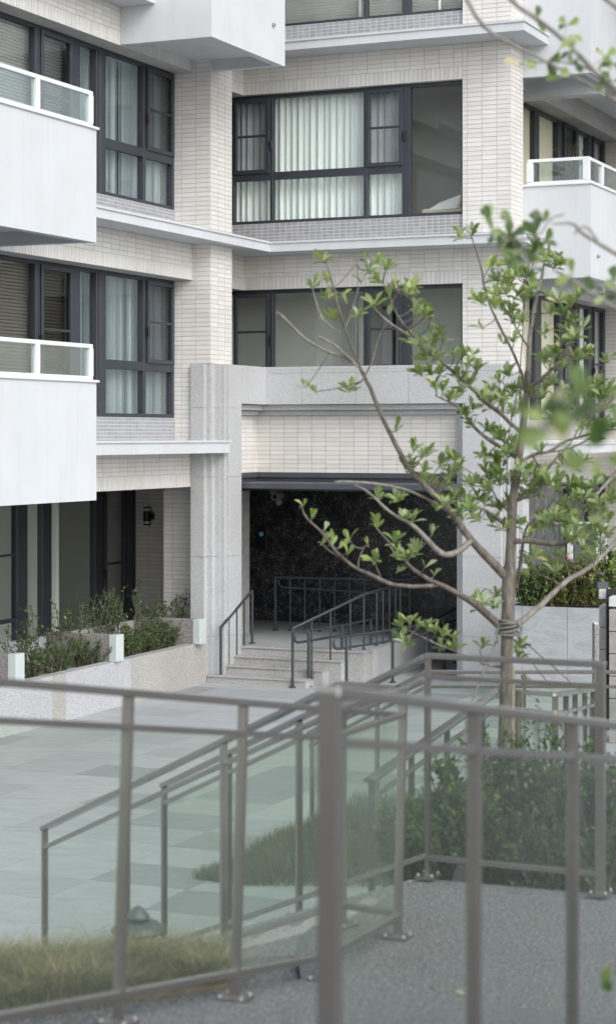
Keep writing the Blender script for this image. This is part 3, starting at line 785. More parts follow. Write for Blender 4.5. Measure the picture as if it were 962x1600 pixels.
# wall fittings
def onb(o): o.location = ORG; o.rotation_euler = (0, 0, RZ); return o
t = thing('wall_lamp', 'black cylindrical up and down lamp on the terrace tile wall', 'lamp', loc2w(a_at(230, .2), .2, -1.32), RZ)
m = MB(); m.tube([(0, 0, -.085), (0, 0, .085)], .062, 20); m.build('lamp_body', M['black_metal'], t)
for s_ in (-1, 1):
    m = MB(); m.tube([(0, 0, s_ * .086), (0, 0, s_ * .125)], .056, 20); m.build('lens', M['frosted'], t)
    m = MB(); m.tube([(0, 0, s_ * .126), (0, 0, s_ * .15)], .062, 20); m.build('cap', M['black_metal'], t)
m = MB(); m.box(.03, .09, .0, .094, -.055, .055, 0, .006); m.build('bracket', M['black_metal'], t)
t = thing('security_camera', 'grey security camera hanging under the dark porch ceiling', 'camera', loc2w(a_at(434, 1.9), 1.9, -1.03), RZ)
m = MB(); m.box(-.14, .0, -.03, .03, .04, .12, 0, .01); m.tube([(-.1, 0, .08), (-.14, .02, .2)], .02, 8); m.build('mount', M['grey_plastic'], t)
m = MB(); m.tube([(0, -.12, 0), (0, .1, .02)], .07, 16); m.build('camera_body', M['grey_plastic'], t)
m = MB(); m.tube([(0, -.125, 0), (0, -.118, 0)], .04, 16); m.build('lens', M['black_metal'], t)
m = MB(); m.lathe((.04, -.05, -.1), [(0.001, -.05), (.05, -.03), (.055, .02), (.04, .05)], 14); m.build('lamp', M['grey_plastic'], t)
t = thing('intercom_panel', 'black intercom panel with a small blue screen on the dark marble wall', 'intercom', loc2w(a_at(409, MW - .03), MW - .03, -1.75), RZ)
m = MB(); m.box(-.085, .085, -.02, .025, -.2, .2, 0, .008); m.build('housing', M['black_metal'], t)
m = MB(); m.box(-.035, .035, -.026, -.021, .02, .09); m.build('screen', M['screen_blue'], t)
m = MB(); m.lathe((-.13, -.0, -.0), [(0.001, -.008), (.008, 0), (0.001, .008)], 8); m.build('button', M['frosted'], t)

# ------------------------------------------------------------------ leaves, stems
def leaf_data(L, wd, curl, fold, mat):
    m = MB(); ts = (0, .22, .48, .72, .9, 1); ws = (.03, .15, .33, .46, .27, .02)
    vs = []
    for t, w_ in zip(ts, ws):
        z = -curl * t * t * L; x = w_ * wd * L
        vs += [(-x, t * L, z + x * fold), (0, t * L, z), (x, t * L, z + x * fold)]
    fs = []
    for i in range(5):
        fs += [(3 * i, 3 * i + 1, 3 * i + 4, 3 * i + 3), (3 * i + 1, 3 * i + 2, 3 * i + 5, 3 * i + 4)]
    m.add(vs, fs, 0, True); return m
def frame_of(d, up=Vector((0, 0, 1)), roll=0):
    d = d.normalized(); x = d.cross(up)
    if x.length < 1e-3: x = Vector((1, 0, 0))
    x.normalize(); z = x.cross(d).normalized()
    m = Matrix((x, d, z)).transposed()
    return m @ Matrix.Rotation(roll, 3, 'Y')
def put(mb, tpl, p, mat3, s=1, mi=0):
    mb.add([p + mat3 @ (Vector(v) * s) for v in tpl.v], tpl.f, mi, True)
def simple_leaf(mb, p, d, L, wd=.5, mi=0):
    x = d.cross(Vector((R.gauss(0, .4), R.gauss(0, .4), 1)))
    if x.length < 1e-3: x = Vector((1, 0, 0))
    x.normalize(); d = d.normalized(); x *= L * wd * .5
    mb.add([p, p + d * L * .5 - x, p + d * L, p + d * L * .5 + x], [(0, 1, 2, 3)], mi)
def rdir(zb=0):
    v = Vector((R.gauss(0, 1), R.gauss(0, 1), R.gauss(zb, 1))); return v.normalized()
def shrub(name, label, p, h, spread, nst, leafL, mat, dens, cat='shrub', grp=None, bare=.3, lw=.55, side=4, flowers=0, lean=.35, stem_r=.006):
    t = thing(name, label, cat, p, 0, grp); st = MB(); fo = MB(); fl = MB()
    for k in range(nst):
        a = R.uniform(0, 6.283); rr = spread * math.sqrt(R.random()) ; b = Vector((math.cos(a) * rr * .45, math.sin(a) * rr * .45, 0))
        hh = h * R.uniform(.6, 1.05); tip = Vector((math.cos(a) * rr + R.gauss(0, .03), math.sin(a) * rr + R.gauss(0, .03), hh))
        mid = b.lerp(tip, .5) + Vector((R.gauss(0, .03), R.gauss(0, .03), hh * .08)); pts = []
        for i in range(6):
            u = i / 5; pts.append(b.lerp(mid, u).lerp(mid.lerp(tip, u), u))
        st.tube(pts, [stem_r * (1 - .7 * i / 5) for i in range(6)], 4, 0, False)
        for i in range(side):
            u = R.uniform(bare, 1); j = min(4, int(u * 5)); q = pts[j].lerp(pts[j + 1], u * 5 - j if u < 1 else 1)
            e = q + rdir(.5) * h * R.uniform(.06, .2); st.tube([q, q.lerp(e, .6) + rdir() * .01, e], [stem_r * .45, stem_r * .35, stem_r * .2], 3, 0, False)
            for _ in range(dens):
                c = q.lerp(e, R.uniform(.2, 1.0)) + rdir() * leafL * .35; simple_leaf(fo, c, rdir(.35), leafL * R.uniform(.6, 1.2), lw)
        for _ in range(dens * 2):
            u = R.uniform(bare, 1); j = min(4, int(u * 5)); q = pts[j].lerp(pts[j + 1], min(1, u * 5 - j)); simple_leaf(fo, q, rdir(.4), leafL * R.uniform(.6, 1.2), lw)
        if flowers and R.random() < flowers:
            for _ in range(7): simple_leaf(fl, tip + rdir() * .02, rdir(.3), .035, .8)
    st.build('stem', M['bark'], t); o = fo.build('foliage', M[mat], t); o['kind'] = 'stuff'
    if fl.v: o = fl.build('flower', M['flower'], t); o['kind'] = 'stuff'
    return t
# ------------------------------------------------------------------ left planter
def lw(a, b, z): return loc2w(a, b, z)
pt_ = thing('planter', 'long pebble faced planter along the ground floor left of the entrance', 'planter', loc2w(0, 0, PZ), RZ)
ZT = -3.04
fr = lambda b: .47 + (.15 if b < -8.7 else .15 * (-2.2 - b) / 6.5)
bj = [-14, b_at(85, .6), b_at(107, .6), b_at(205, .53), -2.25]
kinds = ['pebble_white', 'pebble_beige', 'pebble_white', 'pebble_beige']
for i in range(4):
    b0, b1 = bj[i] + .002, bj[i + 1]; m = MB()
    m.prism([(fr(b0) - .16, b0), (fr(b0), b0), (fr(b1), b1), (fr(b1) - .16, b1)], 0, ZT - PZ); m.build('wall_panel', M[kinds[i]], pt_)
m = MB(); m.box(-.52, .30, -14, -2.25, 0, ZT - PZ - .07); m.build('soil', M['earth'], pt_)
m = MB(); m.box(-.62, -.52, -14, -1.7, 0, -2.74 - PZ); m.build('back_kerb', M['pebble_white'], pt_)
m = MB(); m.box(-.515, fr(-2.4) - .161, -2.42, -2.26, 0, ZT - PZ + .1); m.build('end_wall', M['pebble_beige'], pt_)
for pxn, lb in ((25, 'nearest'), (182, 'middle'), (312, 'farthest')):
    af = fr(-7) - .01; bb = b_at(pxn, af); h0, h1 = ZT - PZ - .02, -2.68 - PZ
    m = MB(); m.box(-.52, af - .115, bb + .01, bb + .17, h0 - .1, h1 - .005, 0, .004); dv = m.build('divider', M['pebble_grey'], pt_)
    m = MB(); m.box(af - .115, af + .005, bb, bb + .20, h0 + .02, h1, 0, .006); m.build('end_post', M['mint_paint'], dv)
names_l = ['leggy shrub with sparse leaves behind the nearest planter divider at the left edge', 'leggy shrub in front of the dark window post at the left',
           'sprawling leggy shrub in front of the pale room with two sockets', 'tall leggy shrub just left of the middle planter divider', 'leafy upright shrub in front of the dark sliding door below the balcony corner',
           'upright shrub right of the sliding door against the terrace tiles', 'shrub below the black wall lamp', 'dark leafy shrub at the planter end near the granite pilaster', 'thin shrub between the wall lamp and the planter end']
for (px, py, h), lb in zip([(12, 1030, .75), (60, 1020, .95), (115, 1005, 1.0), (150, 1000, 1.15), (178, 990, 1.05), (205, 985, .9), (232, 975, 1.0), (268, 965, .9), (250, 975, .75)], names_l):
    a = R.uniform(-.35, -.05); b = b_at(px, a)
    shrub('leggy_shrub', lb, loc2w(a, b, ZT - .07), h * .86, .36, 11, .046, 'planter_leaf', 7, 'shrub', 'leggy shrubs along the back of the left planter', .35, .6, 5, 0)
names_f = ['low bushy shrub at the left edge in front of the nearest divider', 'low dark bush right of the nearest mint divider post', 'low green bush in the middle of the first planter bay', 'low bush left of the middle mint divider post',
           'low bright green bush just right of the middle mint divider post', 'low bush in the middle of the last planter bay', 'low dark bush with bare twigs at the farthest divider', 'smallest low bush at the last divider of the planter']
for (px, h), lb in zip([(2, .28), (50, .36), (88, .38), (135, .42), (205, .40), (235, .35), (262, .42), (288, .34)], names_f):
    a = .16; b = b_at(px, a)
    shrub('low_shrub', lb, loc2w(a, b, ZT - .07), h, .30, 26, .038, 'planter_leaf' if px > 230 else 'shrub_leaf' if px in (205,) else 'planter_leaf', 9, 'shrub', 'low shrubs along the front of the left planter', .1, .6, 5)

# ------------------------------------------------------------------ pipe handrails of the entrance
def pipe(root, pts, r=.021, name='rail'):
    m = MB(); m.tube([p - root.location for p in pts], r, 10); return m.build(name, M['rail_green'], root)
def arc_rail(root, top, low, r=.019):    # top and low rail joined by a half loop at their first points
    c = (top[0] + low[0]) / 2; d = (top[0] - top[1]).normalized(); R_ = (top[0] - low[0]).length / 2; up = (top[0] - low[0]).normalized()
    lp = [c + up * R_ * math.cos(a) + d * R_ * math.sin(a) for a in [math.pi * i / 10 for i in range(11)]]
    pipe(root, top[::-1] + lp[1:-1] + low, r)
def post(root, base, topz, r=.02):
    t = MB(); b = base - root.location; t.tube([b, Vector((b.x, b.y, topz - root.location.z))], r, 10); o = t.build('baluster', M['rail_green'], root)
    t = MB(); t.lathe(b, [(.001, .03), (r * 1.1, .03), (r * 2.2, .012), (r * 2.3, 0)], 12); t.build('base_flange', M['rail_green'], o)
def poly_z(pts, p):                      # height of a polyline above the plan point p
    best = None
    for a, b in zip(pts[:-1], pts[1:]):
        d = Vector((b.x - a.x, b.y - a.y)); L2 = d.length_squared
        t = 0 if L2 < 1e-9 else max(0, min(1, ((p.x - a.x) * d.x + (p.y - a.y) * d.y) / L2))
        q = a.lerp(b, t); e = (q.x - p.x) ** 2 + (q.y - p.y) ** 2
        if best is None or e < best[0]: best = (e, q)
    return best[1]
def zst(i): return PZ + ZR * i
# left rail by the pilaster
def on_plan(px, py, pts):                # rail point above the plan position of a base point
    return None
b0 = G(345, 1067, PZ); b1 = G(394, 1006, FZ)
t = thing('handrail', 'dark green steel handrail at the left of the entrance steps by the pilaster', 'handrail', b0)
tp = [Vector((b0.x, b0.y, ZC + (HY - 980) / F * b0.y)), Vector((b1.x, b1.y, ZC + (HY - 923) / F * b1.y))]
pipe(t, tp)
for f, zz_ in ((0, PZ), (.25, zst(1)), (.5, zst(2)), (.74, zst(3)), (1, FZ)):
    q = b0.lerp(b1, f); q.z = ZC + zz_; post(t, q, tp[0].lerp(tp[1], f).z, .021 if f in (0, 1) else .014)
# right rail of the steps
c0 = G(457, 1075, PZ); c1 = G(547, 1029, zst(3)); c2 = G(568, 1015, FZ); c3 = G(625, 998, FZ)
t = thing('handrail', 'dark green steel handrail at the right of the entrance steps, rising to the porch', 'handrail', c0)
tp = [Vector((c.x, c.y, ZC + (HY - y) / F * c.y)) for c, y in ((c0, 982), (c2, 929), (c3, 913))]
pipe(t, [tp[0], tp[1], tp[1].lerp(tp[2], .4), tp[2]])
for px, py, z in ((457, 1075, PZ), (487, 1060, zst(1)), (516, 1044, zst(2)), (547, 1029, zst(3)), (568, 1015, FZ), (588, 1009, FZ), (598, 1006, FZ), (608, 1003, FZ), (618, 1000, FZ), (625, 998, FZ)):
    q = G(px, py, z); post(t, q, poly_z(tp, q).z, .021 if px in (457, 625) else .014)
# inner ramp rail with loop end
t = thing('handrail', 'looped double handrail beside the porch wall, nearer the steps', 'handrail', G(482, 1073, PZ))
bs = [G(465, 1076, PZ), G(534, 1063, PZ), G(579, 1053, PZ), G(604, 1038, PZ), G(630, 1022, PZ)]
tp = [Vector((b.x, b.y, ZC + (HY - y) / F * b.y)) for b, y in zip(bs, (988, 977, 968, 955, 941))]
lo = [Vector((b.x, b.y, ZC + (HY - y) / F * b.y)) for b, y in zip(bs, (1004, 993, 985, 973, 958))]
arc_rail(t, tp, lo)
for px, py in ((482, 1073), (534, 1063), (579, 1053), (604, 1038), (623, 1026)):
    q = G(px, py, PZ); post(t, q, poly_z(tp, q).z, .024)
# outer ramp rail
t = thing('handrail', 'looped double handrail on the outer side of the ramp, right of the steps', 'handrail', G(541, 1079, PZ))
bs = [G(526, 1082, PZ), G(541, 1079, PZ), G(613, 1067, PZ), G(666, 1058, PZ), G(712, 1036, PZ)]
tp = [Vector((b.x, b.y, ZC + (HY - y) / F * b.y)) for b, y in zip(bs, (996, 994, 984, 976, 950))]
lo = [Vector((b.x, b.y, ZC + (HY - y) / F * b.y)) for b, y in zip(bs, (1014, 1012, 1001, 992, 967))]
arc_rail(t, tp, lo)
for px, py in ((541, 1079), (613, 1067), (666, 1058), (693, 1046), (712, 1036)):
    q = G(px, py, PZ); post(t, q, poly_z(tp, q).z, .024)
# rail along the back of the porch
t = thing('handrail', 'dark handrail with many balusters in front of the black marble wall', 'handrail', G(430, 985, FZ))
b0, b1 = G(430, 985, FZ), G(640, 990, FZ)
tp = [b0 + Vector((0, 0, .86)), b1 + Vector((0, 0, .86))]
pipe(t, tp); dd = (b1 - b0)
pipe(t, [b0.lerp(b1, .02) + Vector((0, 0, .82)), b0.lerp(b1, .03) + Vector((0, 0, .74)), b0.lerp(b1, .06) + Vector((0, 0, .70)), b1 + Vector((0, 0, .62))], .015)
for i in range(10): post(t, b0.lerp(b1, i / 9), b0.z + .86, .022 if i in (0, 9) else .013)

# ------------------------------------------------------------------ raised deck, ramp, outside stairs
dF = Vector((.4245, .9054, 0)); PB = Vector((.063, 8.1, 0)); DZ = -2.23; SL = .16
nF = Vector((.9054, -.4245, 0))
deck = MB()
e0 = PB - nF * .10; e1 = PB + nF * 9
poly = [(e0.x, e0.y), (-.05, 8.75), (.02, 9.02), (.14, 9.06), (.57, 9.98), (1.5, 9.62), (3.2, 9.3), (9, 8.6), (e1.x, e1.y)]
deck.prism(poly, 0, ZC + DZ)
L_ = 7.0
for (u0, u1) in ((0, 1), (1, 4), (4, L_)):
    q = []
    for u in (u0, u1):
        for k in (-.10, 9):
            p = PB - dF * u + nF * k; q.append((p.x, p.y, ZC + DZ + SL * u))
    deck.add([q[0], q[1], q[3], q[2]], [(3, 2, 1, 0)])
p0, p1 = PB - nF * .10, PB - dF * L_ - nF * .10
deck.add([(p0.x, p0.y, 0), (p0.x, p0.y, ZC + DZ), (p1.x, p1.y, ZC + DZ + SL * L_), (p1.x, p1.y, 0)], [(0, 1, 2, 3)])
dk = deck.build('deck', M['deck_pebble']); dk['kind'] = 'structure'
# lower strip beside the ramp and the grass bed on it
m = MB(); m.prism([(e0.x - .004, e0.y), (-.06, 8.72), (-.34, 8.66), (-1.35, 8.48), (-3.2, 8.1), (-5, 4), (p1.x - .004, p1.y)], 0, ZC - 2.285)
o = m.build('kerb_strip', M['deck_pebble']); o['kind'] = 'structure'
bedp = [(-2.9, 6.9), (-1.22, 7.80), (-.70, 8.02), (-.325, 8.20), (-.34, 8.62), (-1.3, 8.44), (-2.9, 8.05)]
bed = MB(); bed.prism(bedp, 0, ZC - 2.262); bo = bed.build('grass_bed', M['soil']); bo['kind'] = 'structure'
# stairs down to the plaza between the two sloping rails
sD = Vector((-.52, .854, 0)); s0 = Vector((.16, 9.04, 0)); s1 = Vector((.57, 9.97, 0)); ns = 9
stairs = tag(bpy.data.objects.new('stairs', None), kind='structure'); COL.objects.link(stairs)
for i in range(ns):
    zt = ZC + DZ - (i + 1) * (1.42 / ns) + .0; t0, t1 = i * .43, (i + 1) * .43
    q0, q1, q2, q3 = s0 + sD * t0, s1 + sD * t0, s1 + sD * t1, s0 + sD * t1
    if zt < .01: continue
    m = MB(); m.prism([(q.x, q.y) for q in (q0, q1, q2, q3)], 0, zt); m.build('step', M['granite_step'], stairs)
for a_ in (s0, s1):
    m = MB(); p0 = a_ + Vector((0, 0, ZC + DZ - .08)); p1 = a_ + sD * 3.87 + Vector((0, 0, -.02)); m.bar(p0, p1, .12, .16); m.build('stringer', M['granite_step'], stairs)
# planting bed behind the corner rail
bd = MB(); bd.prism([(.62, 10.02), (1.5, 9.64), (3.4, 9.3), (3.6, 12.6), (1.2, 12.6), (.42, 11.2)], 0, ZC - 2.42); b_ = bd.build('planting_bed', M['soil']); b_['kind'] = 'structure'

# ------------------------------------------------------------------ glass railings
def railing(label, pts, posts, H=1.1, grp=None, lean=Vector((0, 0, 0)), bottom=.10, base_to=None, tz=.115, tw=.055, th=.026, big=(), plates=True, gmat='rail_glass', name='glass_railing'):
    """pts: base polyline (x, y, z rel. eye); posts: list of (segment, fraction)"""
    P = [Vector((x, y, ZC + z)) for x, y, z in pts]; t = thing(name, label, 'railing', P[0], 0, grp); o0 = P[0]
    up = Vector((0, 0, H)) + lean
    m = MB()
    for a, b in zip(P[:-1], P[1:]):
        d = (b - a).normalized() * .012; m.bar(a + up - d - o0, b + up + d - o0, tw, th, (0, 0, 1), 0, .003)
    m.build('top_rail', M['taupe_metal'], t)
    m = MB(); k = (H - tz) / H
    for a, b in zip(P[:-1], P[1:]): m.bar(a + up * k - o0, b + up * k - o0, .03, .022, (0, 0, 1), 0, .002)
    m.build('middle_rail', M['taupe_metal'], t)
    m = MB(); kb = bottom / H
    for a, b in zip(P[:-1], P[1:]): m.bar(a + up * kb - o0, b + up * kb - o0, .034, .028, (0, 0, 1), 0, .002)
    m.build('bottom_rail', M['taupe_metal'], t)
    pos = []
    for i, (sg, f) in enumerate(posts):
        a, b = P[sg], P[sg + 1]; d = b - a; d.z = 0; d.normalize(); n_ = Vector((d.y, -d.x, 0)); p = a.lerp(b, f); pos.append((sg, f))
        wa, wb = (.042, .042) if i in big else (.022, .035)
        q = [p + d * (sx * wa / 2) + n_ * (sy * wb / 2) for sx, sy in ((-1, -1), (1, -1), (1, 1), (-1, 1))]
        bz = p.z if base_to is None else ZC + base_to
        bot = [Vector((v.x, v.y, bz)) - o0 for v in q]; top = [v + up - Vector((0, 0, th * (.0 if i in big else .5))) - o0 for v in q]
        m = MB(); m.add(bot + top, [(3, 2, 1, 0), (4, 5, 6, 7), (0, 1, 5, 4), (1, 2, 6, 5), (2, 3, 7, 6), (3, 0, 4, 7)]); po = m.build('post', M['taupe_metal'], t)
        if plates:
            m = MB(); c = Vector((p.x, p.y, bz)) - o0; s2, s1_ = .048, .058
            e = [c + d * (sx * s2) + n_ * (sy * s1_) for sx, sy in ((-1, -1), (1, -1), (1, 1), (-1, 1))]
            m.add([v + Vector((0, 0, .0)) for v in e] + [v + Vector((0, 0, .014)) for v in e], [(3, 2, 1, 0), (4, 5, 6, 7), (0, 1, 5, 4), (1, 2, 6, 5), (2, 3, 7, 6), (3, 0, 4, 7)]); m.build('base_plate', M['taupe_metal'], po)
            for sx, sy in ((-1, -1), (1, -1), (1, 1), (-1, 1)):
                m = MB(); m.lathe(c + d * (sx * .036) + n_ * (sy * .044), [(.0085, .014), (.009, .02), (.0065, .026), (.001, .028)], 10); m.build('bolt', M['steel'], po)
    # glass between neighbouring posts
    keys = sorted(set([(sg, f) for sg, f in pos] + [(i, 0.0) for i in range(len(P) - 1)] + [(len(P) - 2, 1.0)]), key=lambda q: q[0] + q[1])
    kk = []
    for sg, f in keys:
        v = sg + f
        if not kk or v - kk[-1] > .02: kk.append(v)
    for v0, v1 in zip(kk[:-1], kk[1:]):
        i = min(int(v0 + 1e-6), len(P) - 2); a, b = P[i], P[i + 1]; q0, q1 = a.lerp(b, v0 - i), a.lerp(b, min(1, v1 - i))
        d = (q1 - q0).normalized() * .013; n_ = Vector((d.y, -d.x, 0)).normalized() * .004
        zb, zt = up * (kb + .014 / H), up * (k - .012 / H); m = MB(); c = [q0 + d, q1 - d]
        lo_ = [c[0] - n_, c[1] - n_, c[1] + n_, c[0] + n_]
        m.add([v + zb - o0 for v in lo_] + [v + zt - o0 for v in lo_], [(3, 2, 1, 0), (4, 5, 6, 7), (0, 1, 5, 4), (1, 2, 6, 5), (2, 3, 7, 6), (3, 0, 4, 7)])
        m.build('glass_panel', M[gmat], t)
    return t
def fp(s): p = PB - dF * s; return (p.x, p.y, DZ + SL * s)
railing('taupe glass railing along the left of the ramp, in front of the grass bed', [fp(3.6), fp(0), (.40, 8.80, DZ)],
        [(0, .03), (0, 1 - 2.5 / 3.6), (0, 1 - 1.64 / 3.6), (0, 1 - .79 / 3.6), (1, 0), (1, .985)], lean=Vector((.030, .065, 0)), gmat='rail_glass_dusty')
gs = Vector((.3985, .917, 0)); g0 = Vector((.047, 4.30, 0))
def gpnt(s): p = g0 + gs * s; return (p.x, p.y, max(DZ, -1.66 - .165 * s))
railing('nearest taupe glass railing with a thick square end post in the foreground', [gpnt(0), gpnt(3.45)], [(0, 0), (0, .97 / 3.45), (0, 1.90 / 3.45), (0, 2.83 / 3.45)], big=(0,), H=1.105, tz=.11)
railing('taupe glass railing closing the deck corner in front of the tree', [(.60, 9.94, -2.215), (1.42, 9.56, -2.215)], [(0, 0), (0, .985)], H=1.11, tz=.105, big=(1,))
def kp(o, t_, z0, sl): return (o[0] - .52 * t_, o[1] + .854 * t_, z0 - sl * t_)
railing('short level railing turning into the near railing of the outside stairs', [(.395, 8.83, DZ), (.15, 9.0, DZ), kp((.15, 9.0), 3.3, DZ, .367)],
        [(0, .97), (1, .333), (1, .666), (1, 1)])
railing('far railing of the outside stairs running down from the tree corner', [(.59, 9.97, -2.215), kp((.60, 9.94), 2.88, -2.215, .372)], [(0, .43), (0, .71), (0, 1)])
railing('lower glass railing beyond the tree, level and then sloping down to the left', [(2.45, 15.5, -2.95), (.925, 15.5, -2.95), kp((.925, 15.5), 1.75, -2.95, .40)],
        [(0, .02), (0, .5), (1, 0), (1, .4), (1, .98)], plates=False, base_to=PZ, bottom=.12)
railing('sloping glass railing with a bright top rail behind the shrubs', [(.36, 11.5, -3.10), (1.345, 14.0, -2.90)], [(0, .01), (0, .28), (0, .55), (0, .85)], plates=False, tw=.07)
railing('closely posted railing partly hidden behind the corner post at the right', [(1.36, 14.02, -2.90), (1.50, 12.0, -2.67), (2.1, 14.6, -2.97)], [(0, .98), (1, .22), (1, .45), (1, .72), (1, .97)], plates=False)

# ground lamps
def ground_lamp(label, p, r, cap):
    t = thing('ground_lamp', label, 'lamp', p)
    m = MB(); m.tube([(0, 0, -.1), (0, 0, .06)], .03, 12); m.build('stem', M['lamp_grey'], t)
    m = MB(); m.lathe((0, 0, 0), [(.001, .085), (r * .7, .075), (r, .045), (r * .95, .03), (r * .5, .035), (.001, .04)], 28); m.build('shade', M['lamp_grey'], t)
    m = MB(); m.lathe((0, 0, 0), [(.001, .15), (cap * .5, .135), (cap, .10), (cap * .95, .09), (.02, .086)], 20); m.build('cap', M['lamp_grey'], t)
ground_lamp('grey mushroom shaped ground lamp at the back edge of the grass bed', W(216, 1468, 8.66) , .122, .052)
t = thing('ground_lamp', 'grey pyramid shaped ground lamp at the foot of the corner railing', 'lamp', Vector((.80, 10.12, ZC - 2.24)))
m = MB(); 
for s_, z0_, z1_, k_ in ((.085, -.05, .045, .05), (.05, .062, .10, .0)):
    c = [(-s_, -s_, z0_), (s_, -s_, z0_), (s_, s_, z0_), (-s_, s_, z0_), (-k_, -k_, z1_), (k_ + .001, -k_, z1_), (k_ + .001, k_ + .001, z1_), (-k_, k_ + .001, z1_)]
    m.add(c, [(3, 2, 1, 0), (4, 5, 6, 7), (0, 1, 5, 4), (1, 2, 6, 5), (2, 3, 7, 6), (3, 0, 4, 7)])
m.build('hood', M['black_metal'], t)
m = MB(); m.box(-.04, .04, -.04, .04, .045, .06); m.build('lens', M['lamp_grey'], t)

# grass
def inpoly(x, y, P):
    c = False; j = len(P) - 1
    for i in range(len(P)):
        if (P[i][1] > y) != (P[j][1] > y) and x < (P[j][0] - P[i][0]) * (y - P[i][1]) / (P[j][1] - P[i][1]) + P[i][0]: c = not c
        j = i
    return c
def blade(mb, p, h, bend, wd):
    a = R.uniform(0, 6.283); d = Vector((math.cos(a), math.sin(a), 0)); n_ = Vector((-d.y, d.x, 0)) * wd
    mb.add([p - n_, p + n_, p + d * bend * .35 + Vector((0, 0, h * .6)) + n_ * .7, p + d * bend * .35 + Vector((0, 0, h * .6)) - n_ * .7, p + d * bend + Vector((0, 0, h))], [(0, 1, 2, 3), (3, 2, 4)])
m = MB(); k = 0
while k < 26000:
    x, y = R.uniform(-2.0, -.3), R.uniform(7.2, 8.7)
    if not inpoly(x, y, bedp): continue
    k += 1; cl = math.sin(x * 9.1 + y * 4) * math.cos(y * 11 - x * 3) * .5 + .5
    h = (.045 + .11 * cl * R.random() + .03) * (1 if R.random() > .03 else 1.7)
    blade(m, Vector((x, y, ZC - 2.266)), h, h * R.uniform(.6, 2.4), .0017)
o = m.build('grass', M['grass_blade']); tag(o, 'shaggy dry olive grass in the bed beside the ramp', 'grass', kind='stuff')
m = MB(); mp_ = [(-.95, 16.3), (-.5, 16.05), (.6, 16.0), (1.6, 16.2), (1.6, 17.4), (-.3, 17.2)]
k = 0
while k < 30000:
    x, y = R.uniform(-1, 1.6), R.uniform(16, 17.4)
    if not inpoly(x, y, mp_): continue
    k += 1; top = max(.06, min(.72, (x + 1.0) * .50)) * (1 - .25 * abs((y - 16.7) / .7)) * R.uniform(.8, 1.05)
    z = top * math.sqrt(R.random()); blade(m, Vector((x, y, max(0, z - .12))), R.uniform(.06, .13), R.uniform(.03, .10), .0026)
o = m.build('ground_cover', M['green_grass']); tag(o, 'feathery green ground cover on the plaza seen through the glass', 'ground cover', kind='stuff')

# shrubs behind the corner rail
sh = [((.76, 10.42), .55, .28, 46, .046, 'shrub_leaf', 'green shrub with broad leaves left of the tree trunk behind the glass'),
      ((.56, 10.62), .40, .22, 30, .042, 'shrub_leaf', 'dark green shrub at the left end of the bed behind the end post'),
      ((1.02, 10.35), .52, .30, 44, .034, 'dark_leaf', 'dense dark shrub at the foot of the tree trunk'),
      ((1.22, 10.75), .80, .34, 60, .032, 'dark_leaf', 'tallest dark small leaved shrub right of the tree trunk'),
      ((1.48, 10.45), .70, .30, 50, .032, 'dark_leaf', 'dark shrub behind the second foreground post from the right'),
      ((1.78, 10.5), .55, .32, 40, .036, 'dark_leaf', 'shrub behind the thick corner post at the right'),
      ((1.28, 10.1), .42, .26, 44, .032, 'dark_leaf', 'low dark shrub pressed against the bottom rail right of the trunk'),
      ((.92, 10.85), .62, .30, 44, .04, 'shrub_leaf', 'mid green shrub just behind the tree trunk')]
for (xy, h, sp, ns_, ll, mt, lb) in sh:
    shrub('shrub', lb, Vector((xy[0], xy[1], ZC - 2.42)), h, sp, int(ns_ * 1.6), ll * 1.12, mt, 13, 'shrub', 'shrubs in the bed behind the corner railing', .05, .6, 5)
for (px, h, lb, mt, fl) in ((830, .5, 'grey green bush at the left end of the stone planter', 'shrub_leaf', 0), (858, .62, 'bushy green shrub on the stone planter under the white screen post', 'mixed_leaf', 0),
                        (885, .55, 'yellow green shrub in the middle of the stone planter', 'mixed_leaf', 0), (912, .62, 'shrub with pink flowers on the stone planter', 'mixed_leaf', .2),
                        (940, .6, 'bright yellow green shrub behind the gate pillars', 'young_leaf', 0), (960, .8, 'tall green shrub behind the gate lamp at the right edge', 'shrub_leaf', 0)):
    p = W(px, 948, 27.3); p.z = ZC - 2.34
    shrub('planter_shrub', lb, p, h, .36, 60, .05, mt, 13, 'shrub', 'shrubs on the grey stone planter', .05, .6, 5, fl)

# grey stone planter at the right
pl_ = thing('stone_planter', 'grey veined stone planter at the right, below the flowering shrubs', 'planter', W(870, 1100, 27).to_2d().to_3d(), RZ)
x0_, x1_ = -.68, .9
m = MB(); m.box(x0_ + .03, x1_, .03, 1.1, 0, 1.29); m.build('core', M['soil'], pl_)
for a_, b_ in ((-.66, -.50), (-.497, .14), (.143, .9)):
    m = MB(); m.box(a_, b_ - .002, 0, .03, .62 if b_ > .2 else .0, 1.31); m.build('stone_slab', M['grey_marble'], pl_)
m = MB(); m.box(.143, .9, .001, .03, 0, .617); m.build('stone_slab', M['grey_marble'], pl_)
m = MB(); m.box(-.69, -.661, 0, 1.1, 0, 1.31); m.build('stone_slab', M['grey_marble'], pl_)

